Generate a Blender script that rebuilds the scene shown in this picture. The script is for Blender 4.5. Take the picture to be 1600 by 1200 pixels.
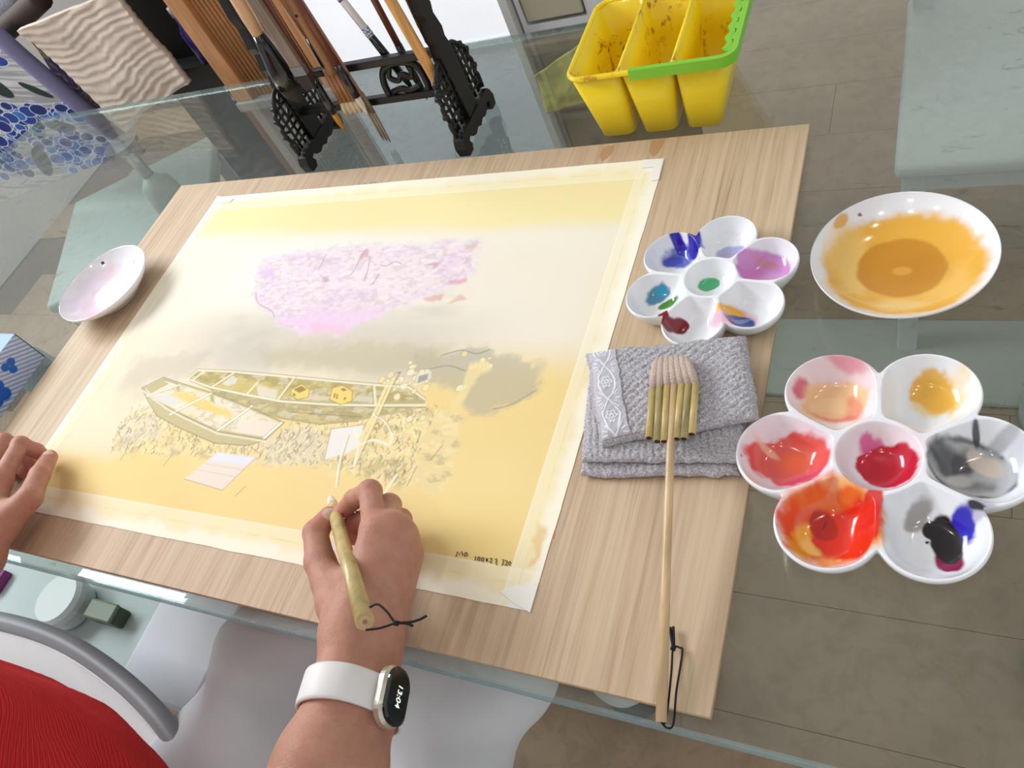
import bpy, bmesh, math, random
import numpy as np
from mathutils import Matrix, Vector

for _o in list(bpy.data.objects):
    bpy.data.objects.remove(_o, do_unlink=True)
SC = bpy.context.scene
COL = SC.collection
random.seed(7)
PI = math.pi

# ------------------------------------------------------------------ camera, world, lights, exposure
cam = bpy.data.cameras.new('camera')
cam.sensor_width = 36.0
cam.lens = 27.43
cam.clip_start = 0.01
camo = bpy.data.objects.new('camera', cam)
COL.objects.link(camo)
camo.matrix_world = Matrix(((0.8882, -0.0476, 0.4570, 0.554),
                            (0.2967, 0.8189, -0.4913, -0.3938),
                            (-0.3508, 0.5719, 0.7415, 1.2869),
                            (0, 0, 0, 1)))
SC.camera = camo
SC.view_settings.view_transform = 'Standard'
SC.view_settings.look = 'None'
SC.view_settings.gamma = 1.0
SC.view_settings.use_curve_mapping = False
SC.view_settings.exposure = -0.15

w = bpy.data.worlds.new('World')
SC.world = w
w.use_nodes = True
w.node_tree.nodes['Background'].inputs[0].default_value = (0.93, 0.96, 1.0, 1)
w.node_tree.nodes['Background'].inputs[1].default_value = 0.85


def area(name, loc, target, sx, sy, power, color):
    l = bpy.data.lights.new(name, 'AREA')
    l.shape = 'RECTANGLE'
    l.size, l.size_y, l.energy, l.color = sx, sy, power, color
    o = bpy.data.objects.new(name, l)
    COL.objects.link(o)
    o.location = loc
    o.rotation_euler = (Vector(target) - Vector(loc)).to_track_quat('-Z', 'Y').to_euler()
    return o


# daylight through the window of the left wall
area('window_daylight', (-2.45, 0.35, 2.4), (-0.2, 0.0, 0.8), 1.9, 0.9, 105, (0.90, 0.95, 1.0))


# ------------------------------------------------------------------ helpers
def lin(c):
    c = np.asarray(c, float) / 255.0
    return np.where(c <= 0.04045, c / 12.92, ((c + 0.055) / 1.055) ** 2.4)


def rgba(c):
    l = lin(c)
    return (float(l[0]), float(l[1]), float(l[2]), 1.0)


def tag(o, label, cat=None, group=None, kind=None):
    if label:
        o['label'] = label
    if cat:
        o['category'] = cat
    if group:
        o['group'] = group
    if kind:
        o['kind'] = kind
    return o


def thing(name, label, cat, loc=(0, 0, 0), rz=0.0, group=None):
    o = bpy.data.objects.new(name, None)
    o.empty_display_size = 0.02
    COL.objects.link(o)
    o.location = loc
    o.rotation_euler = (0, 0, rz)
    return tag(o, label, cat, group)


def link(name, me, mat, parent=None):
    o = bpy.data.objects.new(name, me)
    COL.objects.link(o)
    if mat is not None and len(me.materials) == 0:
        me.materials.append(mat)
    if parent is not None:
        o.parent = parent
        # vertices are written in world space: undo the parent's own transform
        o.matrix_parent_inverse = parent_mat(parent).inverted()
    return o


def parent_mat(p):
    m = Matrix.LocRotScale(p.location, p.rotation_euler, p.scale)
    if p.parent is not None:
        return parent_mat(p.parent) @ p.matrix_parent_inverse @ m
    return m


def pym(name, V, F, mat, parent=None, col=None, smooth=True):
    me = bpy.data.meshes.new(name)
    V = np.asarray(V, np.float32)
    if isinstance(F, np.ndarray):
        k = F.shape[1]
        me.vertices.add(len(V))
        me.vertices.foreach_set('co', V.ravel())
        me.loops.add(F.size)
        me.loops.foreach_set('vertex_index', F.astype(np.int32).ravel())
        me.polygons.add(len(F))
        me.polygons.foreach_set('loop_start', np.arange(0, F.size, k, dtype=np.int32))
        me.polygons.foreach_set('loop_total', np.full(len(F), k, np.int32))
        me.update(calc_edges=True)
        me.validate()
    else:
        me.from_pydata([tuple(map(float, v)) for v in V], [], F)
        me.update()
    if smooth:
        me.polygons.foreach_set('use_smooth', np.ones(len(me.polygons), bool))
    if col is not None:
        a = me.color_attributes.new('Col', 'FLOAT_COLOR', 'POINT')
        c = np.ones((len(V), 4), np.float32)
        c[:, :3] = col
        a.data.foreach_set('color', c.ravel())
    return link(name, me, mat, parent)


class MB:
    """collects simple shapes into one mesh"""

    def __init__(s):
        s.v, s.f = [], []

    def add(s, V, F):
        n = len(s.v)
        s.v += [tuple(map(float, p)) for p in V]
        s.f += [tuple(i + n for i in q) for q in F]
        return s

    def box(s, x0, x1, y0, y1, z0, z1, b=0.0, M=None):
        if b <= 0:
            V = [(x, y, z) for z in (z0, z1) for y in (y0, y1) for x in (x0, x1)]
            F = [(0, 2, 3, 1), (4, 5, 7, 6), (0, 1, 5, 4), (2, 6, 7, 3), (0, 4, 6, 2), (1, 3, 7, 5)]
        else:
            bm = bmesh.new()
            bmesh.ops.create_cube(bm, size=1.0)
            for v in bm.verts:
                v.co = Vector(((x0 + x1) / 2 + v.co.x * (x1 - x0), (y0 + y1) / 2 + v.co.y * (y1 - y0), (z0 + z1) / 2 + v.co.z * (z1 - z0)))
            bmesh.ops.bevel(bm, geom=bm.edges[:], offset=b, segments=2, affect='EDGES', profile=0.5)
            bm.verts.index_update()
            V = [v.co.copy() for v in bm.verts]
            F = [tuple(v.index for v in f.verts) for f in bm.faces]
            bm.free()
        if M is not None:
            V = [M @ Vector(v) for v in V]
        return s.add(V, F)

    def tube(s, pts, r, n=10, cap=True):
        V, F = tube(pts, r, n, cap)
        return s.add(V, F)

    def prism(s, poly, axis, a0, a1):
        """extrude a 2-D outline along axis 'x','y' or 'z'"""
        def p3(p, a):
            return {'x': (a, p[0], p[1]), 'y': (p[0], a, p[1]), 'z': (p[0], p[1], a)}[axis]
        n = len(poly)
        V = [p3(p, a0) for p in poly] + [p3(p, a1) for p in poly]
        F = [tuple(range(n - 1, -1, -1)), tuple(range(n, 2 * n))]
        F += [(i, (i + 1) % n, n + (i + 1) % n, n + i) for i in range(n)]
        return s.add(V, F)

    def build(s, name, mat, parent=None, smooth=False):
        o = pym(name, s.v, s.f, mat, parent, smooth=smooth)
        bm = bmesh.new()
        bm.from_mesh(o.data)
        bmesh.ops.recalc_face_normals(bm, faces=bm.faces[:])
        bm.to_mesh(o.data)
        bm.free()
        return o


def spline(pts, n=8):
    P = [np.array(p, float) for p in pts]
    P = [2 * P[0] - P[1]] + P + [2 * P[-1] - P[-2]]
    out = []
    for i in range(1, len(P) - 2):
        for k in range(n):
            t = k / n
            a, b, c, d = P[i - 1], P[i], P[i + 1], P[i + 2]
            out.append(0.5 * (2 * b + (c - a) * t + (2 * a - 5 * b + 4 * c - d) * t * t + (3 * b - a - 3 * c + d) * t ** 3))
    out.append(P[-2])
    return out


def tube(pts, r, n=10, cap=True):
    P = [np.array(p, float) for p in pts]
    R = r if hasattr(r, '__len__') else [r] * len(P)
    T = []
    for i in range(len(P)):
        t = P[min(i + 1, len(P) - 1)] - P[max(i - 1, 0)]
        T.append(t / (np.linalg.norm(t) + 1e-12))
    up = np.array([0, 0, 1.0]) if abs(T[0][2]) < 0.9 else np.array([1.0, 0, 0])
    u = np.cross(T[0], up)
    u /= np.linalg.norm(u)
    V, F = [], []
    for i, p in enumerate(P):
        u = u - T[i] * np.dot(u, T[i])
        u /= np.linalg.norm(u)
        v = np.cross(T[i], u)
        for k in range(n):
            a = 2 * PI * k / n
            V.append(p + R[i] * (math.cos(a) * u + math.sin(a) * v))
    for i in range(len(P) - 1):
        for k in range(n):
            F.append((i * n + k, i * n + (k + 1) % n, (i + 1) * n + (k + 1) % n, (i + 1) * n + k))
    if cap:
        F.append(tuple(range(n - 1, -1, -1)))
        F.append(tuple((len(P) - 1) * n + k for k in range(n)))
    return V, F


def polar(nr, na):
    """faces of a polar mesh: vertex 0 is the centre, then nr rings of na"""
    F3 = [(0, 1 + k, 1 + (k + 1) % na) for k in range(na)]
    i = np.arange(nr - 1)[:, None] * na + 1
    k = np.arange(na)[None, :]
    k2 = (k + 1) % na
    Q = np.stack([i + k, i + na + k, i + na + k2, i + k2], -1).reshape(-1, 4)
    tri = np.array([(a, b, c, c) for a, b, c in F3])
    return F3, Q


def _h(ix, iy, seed):
    n = (ix * 374761393 + iy * 668265263 + seed * 982451653) & 0x7fffffff
    n = ((n ^ (n >> 13)) * 1274126177) & 0x7fffffff
    return ((n ^ (n >> 16)) & 0xffff) / 65535.0


def vnoise(x, y, seed=0):
    x = np.asarray(x, float)
    y = np.asarray(y, float)
    ix = np.floor(x).astype(np.int64)
    iy = np.floor(y).astype(np.int64)
    fx, fy = x - ix, y - iy
    fx, fy = fx * fx * (3 - 2 * fx), fy * fy * (3 - 2 * fy)
    a, b = _h(ix, iy, seed), _h(ix + 1, iy, seed)
    c, d = _h(ix, iy + 1, seed), _h(ix + 1, iy + 1, seed)
    return (a + (b - a) * fx) * (1 - fy) + (c + (d - c) * fx) * fy


def fbm(x, y, seed=0, o=4):
    s, a, t = 0, 0.5, 0
    for i in range(o):
        s = s + a * vnoise(x * 2 ** i, y * 2 ** i, seed + i * 17)
        t += a
        a *= 0.5
    return s / t


def ss(a, b, x):
    t = np.clip((x - a) / (b - a), 0, 1)
    return t * t * (3 - 2 * t)


# ------------------------------------------------------------------ materials
def mat(name, c=(200, 200, 200), rough=0.5, metal=0.0, coat=0.0, spec=0.5, sss=0.0, trans=0.0, ior=1.45):
    m = bpy.data.materials.new(name)
    m.use_nodes = True
    b = m.node_tree.nodes['Principled BSDF']
    b.inputs['Base Color'].default_value = rgba(c)
    b.inputs['Roughness'].default_value = rough
    b.inputs['Metallic'].default_value = metal
    b.inputs['Coat Weight'].default_value = coat
    b.inputs['Coat Roughness'].default_value = 0.06
    b.inputs['Specular IOR Level'].default_value = spec
    b.inputs['Transmission Weight'].default_value = trans
    b.inputs['IOR'].default_value = ior
    if sss:
        b.inputs['Subsurface Weight'].default_value = sss
        b.inputs['Subsurface Radius'].default_value = (0.006, 0.003, 0.002)
        b.inputs['Subsurface Scale'].default_value = 1.0
    return m


def N(m, t, **kw):
    n = m.node_tree.nodes.new(t)
    for k, v in kw.items():
        if k in n.inputs:
            n.inputs[k].default_value = v
        else:
            setattr(n, k, v)
    return n


def L(m, a, b):
    m.node_tree.links.new(a, b)


def bsdf(m):
    return m.node_tree.nodes['Principled BSDF']


def coords(m, scale=(1, 1, 1), rot=(0, 0, 0)):
    t = N(m, 'ShaderNodeTexCoord')
    mp = N(m, 'ShaderNodeMapping')
    mp.inputs['Scale'].default_value = scale
    mp.inputs['Rotation'].default_value = rot
    L(m, t.outputs['Object'], mp.inputs['Vector'])
    return mp.outputs['Vector']


def noise(m, vec, scale=5.0, detail=4.0, rough=0.55, dist=0.0):
    n = N(m, 'ShaderNodeTexNoise')
    n.inputs['Scale'].default_value = scale
    n.inputs['Detail'].default_value = detail
    n.inputs['Roughness'].default_value = rough
    n.inputs['Distortion'].default_value = dist
    L(m, vec, n.inputs['Vector'])
    return n.outputs[0]


def ramp(m, fac, stops):
    r = N(m, 'ShaderNodeValToRGB')
    e = r.color_ramp.elements
    while len(e) < len(stops):
        e.new(0.5)
    for q, (p, c) in zip(e, stops):
        q.position = p
        q.color = rgba(c)
    L(m, fac, r.inputs[0])
    return r.outputs[0]


def mixc(m, fac, a, b, mode='MIX'):
    x = N(m, 'ShaderNodeMix', data_type='RGBA', blend_type=mode)
    if isinstance(fac, float):
        x.inputs[0].default_value = fac
    else:
        L(m, fac, x.inputs[0])
    for s, i in ((a, 6), (b, 7)):
        if isinstance(s, tuple):
            x.inputs[i].default_value = rgba(s)
        else:
            L(m, s, x.inputs[i])
    return x.outputs[2]


def bump(m, h, strength=0.3, dist=0.001, prev=None):
    b = N(m, 'ShaderNodeBump')
    b.inputs['Strength'].default_value = strength
    b.inputs['Distance'].default_value = dist
    L(m, h, b.inputs['Height'])
    if prev is not None:
        L(m, prev, b.inputs['Normal'])
    L(m, b.outputs[0], bsdf(m).inputs['Normal'])
    return b.outputs[0]


def vcol(m):
    a = N(m, 'ShaderNodeVertexColor', layer_name='Col')
    L(m, a.outputs[0], bsdf(m).inputs['Base Color'])
    return a.outputs[0]


M = {}
# plywood with straight grain running front to back
m = M['plywood'] = mat('plywood', rough=0.62)
v = coords(m, (55, 2.2, 10))
g1 = noise(m, v, 1.6, 6, 0.65, 0.6)
g2 = noise(m, coords(m, (260, 5, 10)), 1.0, 3, 0.6)
g3 = noise(m, coords(m, (5, 1.6, 1)), 1.0, 3, 0.5)
c = ramp(m, g1, [(0.26, (150, 122, 94)), (0.42, (192, 166, 134)), (0.6, (205, 181, 150)), (0.8, (214, 193, 164))])
c = mixc(m, 0.28, c, ramp(m, g2, [(0.35, (150, 120, 90)), (0.62, (222, 204, 178))]))
c = mixc(m, 0.3, c, ramp(m, g3, [(0.35, (192, 163, 138)), (0.65, (212, 188, 152))]))
g4 = noise(m, coords(m, (330, 6.5, 1)), 1.0, 3, 0.6, 0.2)
g5 = noise(m, coords(m, (7, 2.2, 1)), 1.3, 3, 0.6, 0.5)
fk = mixc(m, 1.0, ramp(m, g4, [(0.54, (0, 0, 0)), (0.68, (230, 230, 230))]), ramp(m, g5, [(0.42, (25, 25, 25)), (0.66, (225, 225, 225))]), 'MULTIPLY')
c = mixc(m, fk, c, (138, 112, 84))
L(m, c, bsdf(m).inputs['Base Color'])
bump(m, g2, 0.15, 0.0006)
m = M['ply_edge'] = mat('ply_edge', (150, 118, 84), 0.7)

# glass: clear tinted body with Fresnel reflection, thin grime film on top
def glassmat(name, tint, grime, base=0.05, dcol=(154, 152, 142)):
    m = bpy.data.materials.new(name)
    m.use_nodes = True
    nt = m.node_tree
    nt.nodes.remove(nt.nodes['Principled BSDF'])
    out = nt.nodes['Material Output']
    tr = N(m, 'ShaderNodeBsdfTransparent')
    tr.inputs[0].default_value = rgba(tint)
    gl = N(m, 'ShaderNodeBsdfGlossy')
    gl.inputs['Roughness'].default_value = 0.015
    gl.inputs[0].default_value = (0.93, 0.98, 1.0, 1)
    fr = N(m, 'ShaderNodeFresnel')
    # same air-to-glass reflectance on both sides of a face: the body is not refracting
    ge = N(m, 'ShaderNodeNewGeometry')
    io = N(m, 'ShaderNodeMath', operation='MULTIPLY_ADD')
    io.inputs[1].default_value = 1 / 1.52 - 1.52
    io.inputs[2].default_value = 1.52
    L(m, ge.outputs['Backfacing'], io.inputs[0])
    L(m, io.outputs[0], fr.inputs[0])
    mx = N(m, 'ShaderNodeMixShader')
    L(m, fr.outputs[0], mx.inputs[0])
    L(m, tr.outputs[0], mx.inputs[1])
    L(m, gl.outputs[0], mx.inputs[2])
    last = mx.outputs[0]
    if grime:
        df = N(m, 'ShaderNodeBsdfDiffuse')
        df.inputs[0].default_value = rgba(dcol)
        a = noise(m, coords(m, (1, 1, 1)), 9, 5, 0.6, 0.3)
        b = noise(m, coords(m, (1, 1, 1)), 48, 3, 0.6, 0.8)
        mul = N(m, 'ShaderNodeMath', operation='MULTIPLY')
        L(m, ramp(m, a, [(0.35, (0, 0, 0)), (0.75, (255, 255, 255))]), mul.inputs[0])
        L(m, ramp(m, b, [(0.45, (60, 60, 60)), (0.62, (255, 255, 255))]), mul.inputs[1])
        ad = N(m, 'ShaderNodeMath', operation='MULTIPLY_ADD')
        ad.inputs[1].default_value = 0.16
        ad.inputs[2].default_value = base
        L(m, mul.outputs[0], ad.inputs[0])
        m2 = N(m, 'ShaderNodeMixShader')
        L(m, ad.outputs[0], m2.inputs[0])
        L(m, last, m2.inputs[1])
        L(m, df.outputs[0], m2.inputs[2])
        last = m2.outputs[0]
        # dry dark smudges and tiny pale specks
        for col_, sc_, lo_, hi_, k_ in (((58, 60, 58), 26, 0.60, 0.70, 0.42), ((235, 238, 238), 150, 0.74, 0.78, 0.55)):
            d2 = N(m, 'ShaderNodeBsdfDiffuse')
            d2.inputs[0].default_value = rgba(col_)
            e_ = noise(m, coords(m, (1, 1.7, 1)), sc_, 5, 0.65, 0.9)
            big = noise(m, coords(m), 3.2, 2)
            mm = N(m, 'ShaderNodeMath', operation='MULTIPLY')
            L(m, ramp(m, e_, [(lo_, (0, 0, 0)), (hi_, (255, 255, 255))]), mm.inputs[0])
            L(m, ramp(m, big, [(0.42, (0, 0, 0)), (0.6, (255, 255, 255))]), mm.inputs[1])
            m4 = N(m, 'ShaderNodeMath', operation='MULTIPLY')
            m4.inputs[1].default_value = k_
            L(m, mm.outputs[0], m4.inputs[0])
            m3_ = N(m, 'ShaderNodeMixShader')
            L(m, m4.outputs[0], m3_.inputs[0])
            L(m, last, m3_.inputs[1])
            L(m, d2.outputs[0], m3_.inputs[2])
            last = m3_.outputs[0]
    L(m, last, out.inputs[0])
    return m


M['glass'] = glassmat('table_glass', (245, 249, 246), True, 0.085)
M['glass_under'] = glassmat('table_glass_underside', (244, 248, 245), False)
M['glass_edge'] = glassmat('glass_edge', (212, 230, 230), True, 0.26, (186, 202, 204))
# worn brown floor
m = M['floor'] = mat('floor_brown', rough=0.6)
v = N(m, 'ShaderNodeNewGeometry').outputs['Position']
a = noise(m, v, 3.0, 5, 0.6)
b = noise(m, v, 26.0, 6, 0.7, 0.6)
c = ramp(m, a, [(0.3, (152, 128, 104)), (0.7, (176, 152, 126))])
c = mixc(m, ramp(m, b, [(0.48, (0, 0, 0)), (0.60, (135, 135, 135))]), c, (116, 96, 76))
L(m, c, bsdf(m).inputs['Base Color'])
M['wall'] = mat('wall_paint', (226, 226, 224), 0.85)
M['ceil'] = mat('ceiling_paint', (206, 206, 206), 0.9)
m = M['lamp'] = mat('lamp_glow', (255, 255, 255))
bsdf(m).inputs['Emission Color'].default_value = (1, 0.95, 0.86, 1)
bsdf(m).inputs['Emission Strength'].default_value = 95.0
M['white_plastic'] = mat('white_plastic', (232, 232, 232), 0.4)
M['white_paint'] = mat('white_paint', (225, 228, 232), 0.5)
M['pale_paint'] = mat('pale_paint', (206, 213, 211), 0.45)
M['pale_shade'] = mat('pale_green_paint', (158, 172, 166), 0.45)
M['grey_metal'] = mat('grey_metal', (128, 130, 134), 0.32, metal=0.6)
M['steel'] = mat('steel', (190, 190, 190), 0.25, metal=0.9)
M['black'] = mat('black_plastic', (16, 16, 17), 0.35)
M['cord'] = mat('black_cord', (26, 22, 24), 0.8)
M['porcelain'] = mat('porcelain', (238, 240, 243), 0.12, coat=0.5)
m = M['porcelain_paint'] = mat('porcelain_with_paint', (238, 240, 243), 0.14, coat=0.45)
vcol(m)
m = M['carved'] = mat('carved_black_wood', (17, 16, 16), 0.38)
bump(m, noise(m, coords(m), 220, 3), 0.25, 0.0006)
M['vc_matte'] = mat('painted_paper', rough=0.75, spec=0.2)
vcol(M['vc_matte'])
m = M['vc_cloth'] = mat('printed_cloth', rough=0.85)
vcol(m)
bump(m, noise(m, coords(m), 700, 2), 0.3, 0.0006)

# ------------------------------------------------------------------ the room
def struct(name, o):
    o['kind'] = 'structure'
    o.name = name
    return o


fl0 = struct('floor', MB().box(-3.0, 3.0, -2.4, 2.2, -0.05, -0.005).build('floor', mat('floor_joint', (104, 90, 74), 0.9)))
# floorboards running along the room, staggered, sharing one mesh
pk0 = None
for r in range(24):
    for q in range(-1, 5):
        xa = -3.0 + 1.3 * q + (0.45 * r) % 1.3
        if xa < -3.0 or xa + 1.298 > 3.0:
            continue
        if pk0 is None:
            pk0 = MB().box(0, 1.2988, 0, 0.1889, -0.0052, 0.0).build('plank', M['floor'], fl0)
            o = pk0
        else:
            o = pk0.copy()
            COL.objects.link(o)
        o.location = (xa, -2.4 + 0.19 * r, 0)

struct('wall_back', MB().box(-3.0, 3.0, 2.2, 2.3, 0.0, 3.0).build('wall_back', M['wall']))
wl = MB()
wl.box(-2.6, -2.5, -2.4, 2.2, 0, 1.92).box(-2.6, -2.5, -2.4, 2.2, 2.9, 3.0)
wl.box(-2.6, -2.5, -2.4, -0.65, 1.92, 2.9).box(-2.6, -2.5, 1.35, 2.2, 1.92, 2.9)
struct('wall_left', wl.build('wall_left', M['wall']))
wf = MB()
for y in (-0.65, 0.33, 1.31):
    wf.box(-2.56, -2.52, y, y + 0.04, 1.92, 2.9)
wf.box(-2.56, -2.52, -0.65, 1.35, 1.92, 1.96).box(-2.56, -2.52, -0.65, 1.35, 2.86, 2.9)
struct('window_1', wf.build('window_1', M['white_paint']))
struct('ceiling', MB().box(-3.0, 3.0, -2.4, 2.2, 3.0, 3.1).build('ceiling', M['ceil']))
for i, (x, y) in enumerate(((1.25, 0.1), (1.25, 0.8), (1.25, -0.6), (0.3, -0.6), (-0.6, -0.7), (0.3, -1.3))):
    t = thing('ceiling_downlight', 'small round recessed downlight glowing in the ceiling', 'lamp', (x, y, 3.0), 0, 'ceiling downlights')
    V, F = tube([(x, y, 2.992), (x, y, 3.0)], 0.05, 20)
    pym('lamp_lens', V, F, M['lamp'], t, smooth=False)
    k = [(x + 0.062 * math.cos(a), y + 0.062 * math.sin(a), 2.99) for a in np.linspace(0, 2 * PI, 25)]
    V, F = tube(k, 0.012, 8, False)
    pym('trim_ring', V, F, M['white_paint'], t)

# ------------------------------------------------------------------ glass table
ZG, ZB = 0.75, 0.756
tb = thing('glass_table', 'large clear glass table with polished greenish edges under the drawing board', 'table', (0, 0.13, 0))
out = [(-1.12, -0.27), (-1.09, -0.30), (0.92, -0.30), (0.95, -0.27), (0.95, 0.53), (0.92, 0.557), (-1.066, 0.557), (-1.12, 0.40)]


def inset(poly, d):
    n = len(poly)
    P = [np.array(p) for p in poly]
    r = []
    for i in range(n):
        a, b, c = P[i - 1], P[i], P[(i + 1) % n]
        n1 = np.array([-(b - a)[1], (b - a)[0]]) / np.linalg.norm(b - a)
        n2 = np.array([-(c - b)[1], (c - b)[0]]) / np.linalg.norm(c - b)
        k = (n1 + n2) / (1 + np.dot(n1, n2))
        r.append(tuple(b + k * d))
    return r


gt = 0.010
prof = [(0.004, ZG), (0.0015, ZG - 0.0012), (0.0, ZG - 0.004), (0.0, ZG - gt + 0.004), (0.0015, ZG - gt + 0.0012), (0.004, ZG - gt)]
n = len(out)
V, F = [], []
for d, z in prof:
    V += [(p[0], p[1], z) for p in inset(out, d)]
for i in range(len(prof) - 1):
    F += [(i * n + k, (i + 1) * n + k, (i + 1) * n + (k + 1) % n, i * n + (k + 1) % n) for k in range(n)]
F += [tuple(range(n)), tuple(range((len(prof)) * n - 1, (len(prof) - 1) * n - 1, -1))]
top = pym('glass_top', V, F, None, tb, smooth=False)
for q in (M['glass_edge'], M['glass'], M['glass_under']):
    top.data.materials.append(q)
top.data.polygons[-2].material_index = 1
top.data.polygons[-1].material_index = 2
for x, y in ((-0.75, 0.45), (-0.75, 0.03), (0.78, 0.45), (0.78, 0.03)):
    lg = MB().tube([(x, y, 0.0), (x, y, 0.02), (x, y, 0.021), (x, y, 0.60), (x, y, 0.64), (x, y, 0.66)], [0.07, 0.07, 0.035, 0.035, 0.03, 0.012], 20).build('leg', M['pale_shade'], tb, True)
    lg.data.polygons.foreach_set('use_smooth', np.ones(len(lg.data.polygons), bool))
    MB().tube([(x, y, 0.65), (x, y, 0.731)], 0.012, 16).build('leg_stem', M['steel'], lg, True)
    MB().tube([(x, y, 0.727), (x, y, 0.7345)], 0.034, 28).build('leg_cap', M['grey_metal'], lg)

# ------------------------------------------------------------------ drawing board
BW, BD = 0.90, 0.5743
bd = thing('drawing_board', 'large bare plywood drawing board lying on the glass table', 'board', (0, 0, ZG))
MB().box(-BW / 2, BW / 2, -BD / 2, BD / 2, ZG + 0.0002, ZB, 0.0006).build('panel', M['plywood'], bd)


def ribbon(name, strokes, z, wd, mat_, parent):
    mb = MB()
    for s in strokes:
        P = [np.array(p, float) for p in s]
        Vv, Ff = [], []
        for i, p in enumerate(P):
            t = P[min(i + 1, len(P) - 1)] - P[max(i - 1, 0)]
            nn = np.array([-t[1], t[0]]) / (np.linalg.norm(t) + 1e-9) * wd / 2
            Vv += [(p[0] + nn[0], p[1] + nn[1], z), (p[0] - nn[0], p[1] - nn[1], z)]
        Ff = [(2 * i, 2 * i + 1, 2 * i + 3, 2 * i + 2) for i in range(len(P) - 1)]
        mb.add(Vv, Ff)
    return mb.build(name, mat_, parent)


M['pencil'] = mat('pencil_grey', (92, 90, 88), 0.6)
M['ink'] = mat('ink_dark', (70, 66, 40), 0.6)
ribbon('pencil_note', [[(-0.087,0.2489),(-0.0864,0.256),(-0.0812,0.2496),(-0.0866,0.2501),(-0.0808,0.2531)], [(-0.0769,0.2491),(-0.0757,0.2573),(-0.0732,0.2499)], [(-0.0711,0.2497),(-0.0699,0.2579),(-0.0669,0.2493)], [(-0.0648,0.2491),(-0.0639,0.2537),(-0.0601,0.2498),(-0.0581,0.252)]], ZB + 0.0003, 0.0009, M['pencil'], bd)
# old brown paint drips soaked in at the back edge of the board
M['stain'] = mat('brown_stain', (186, 146, 104), 0.7)
for q in ([(0.2347,0.2813),(0.2463,0.2829),(0.246,0.2692),(0.2424,0.2624),(0.2376,0.2578),(0.232,0.2679)], [(0.2885,0.2844),(0.3038,0.2864),(0.3025,0.2721),(0.2996,0.2623),(0.2957,0.2577),(0.2893,0.2677)], [(0.3047,-0.1733),(0.3106,-0.178),(0.3114,-0.1844),(0.3069,-0.184)]):
    mb = MB()
    mb.add([(p[0], p[1], ZB + 0.0002) for p in q], [tuple(range(len(q)))])
    mb.build('paint_drip', M['stain'], bd)

# ------------------------------------------------------------------ the sheet and its painting
# colours are computed for every point of a fine grid, in metres on the board
X0, X1, Y0, Y1 = -0.3506, 0.3098, -0.2435, 0.2530
gx = np.linspace(X0, X1, 860)
gy = np.concatenate([np.linspace(Y0, -0.212, 30, endpoint=False), np.linspace(-0.212, 0.03, 330, endpoint=False), np.linspace(0.03, Y1, 190)])
GX, GY = np.meshgrid(gx, gy)
PC = np.zeros(GX.shape + (3,))


def lay(mask, c):
    global PC
    PC = PC * (1 - mask[..., None]) + lin(c) * mask[..., None]


def win(xa, xb, ya, yb):
    i0, i1 = np.searchsorted(gy, ya), np.searchsorted(gy, yb)
    j0, j1 = np.searchsorted(gx, xa), np.searchsorted(gx, xb)
    return slice(max(i0 - 1, 0), i1 + 1), slice(max(j0 - 1, 0), j1 + 1)


def polymask(poly, soft=0.0007, rag=0.0, seed=1, x=None, y=None):
    x = GX if x is None else x
    y = GY if y is None else y
    if rag:
        x = x + rag * (fbm(x * 90, y * 90, seed) - 0.5)
        y = y + rag * (fbm(x * 90 + 7, y * 90, seed + 5) - 0.5)
    ins = np.zeros(x.shape, bool)
    dd = np.full(x.shape, 9.0)
    n = len(poly)
    for i in range(n):
        ax, ay = poly[i]
        bx, by = poly[(i + 1) % n]
        if ay != by:
            c = ((ay > y) != (by > y)) & (x < (bx - ax) * (y - ay) / (by - ay) + ax)
            ins ^= c
        ex, ey = bx - ax, by - ay
        t = np.clip(((x - ax) * ex + (y - ay) * ey) / (ex * ex + ey * ey + 1e-12), 0, 1)
        dd = np.minimum(dd, np.hypot(x - ax - t * ex, y - ay - t * ey))
    s = np.where(ins, dd, -dd)
    return ss(-soft, soft, s)


def poly(P_, c, soft=0.0007, alpha=1.0, rag=0.0, seed=1):
    xs, ys = [p[0] for p in P_], [p[1] for p in P_]
    e = soft + rag + 0.002
    w_ = win(min(xs) - e, max(xs) + e, min(ys) - e, max(ys) + e)
    k = polymask(P_, soft, rag, seed, GX[w_], GY[w_]) * alpha
    PC[w_] = PC[w_] * (1 - k[..., None]) + lin(c) * k[..., None]


def line(P_, c, wd=0.0007, alpha=0.8):
    for (ax, ay), (bx, by) in zip(P_[:-1], P_[1:]):
        e = wd + 0.0015
        w_ = win(min(ax, bx) - e, max(ax, bx) + e, min(ay, by) - e, max(ay, by) + e)
        x, y = GX[w_], GY[w_]
        ex, ey = bx - ax, by - ay
        t = np.clip(((x - ax) * ex + (y - ay) * ey) / (ex * ex + ey * ey + 1e-12), 0, 1)
        d = np.hypot(x - ax - t * ex, y - ay - t * ey)
        k = alpha * ss(wd * 0.5 + 0.0005, wd * 0.5 - 0.0004, d)
        PC[w_] = PC[w_] * (1 - k[..., None]) + lin(c) * k[..., None]


YE = (241, 214, 148)
CR = (246, 234, 190)
PC[:] = lin(YE)
f1 = fbm(GX * 9, GY * 22, 3)
f2 = fbm(GX * 30, GY * 60, 11)
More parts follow.
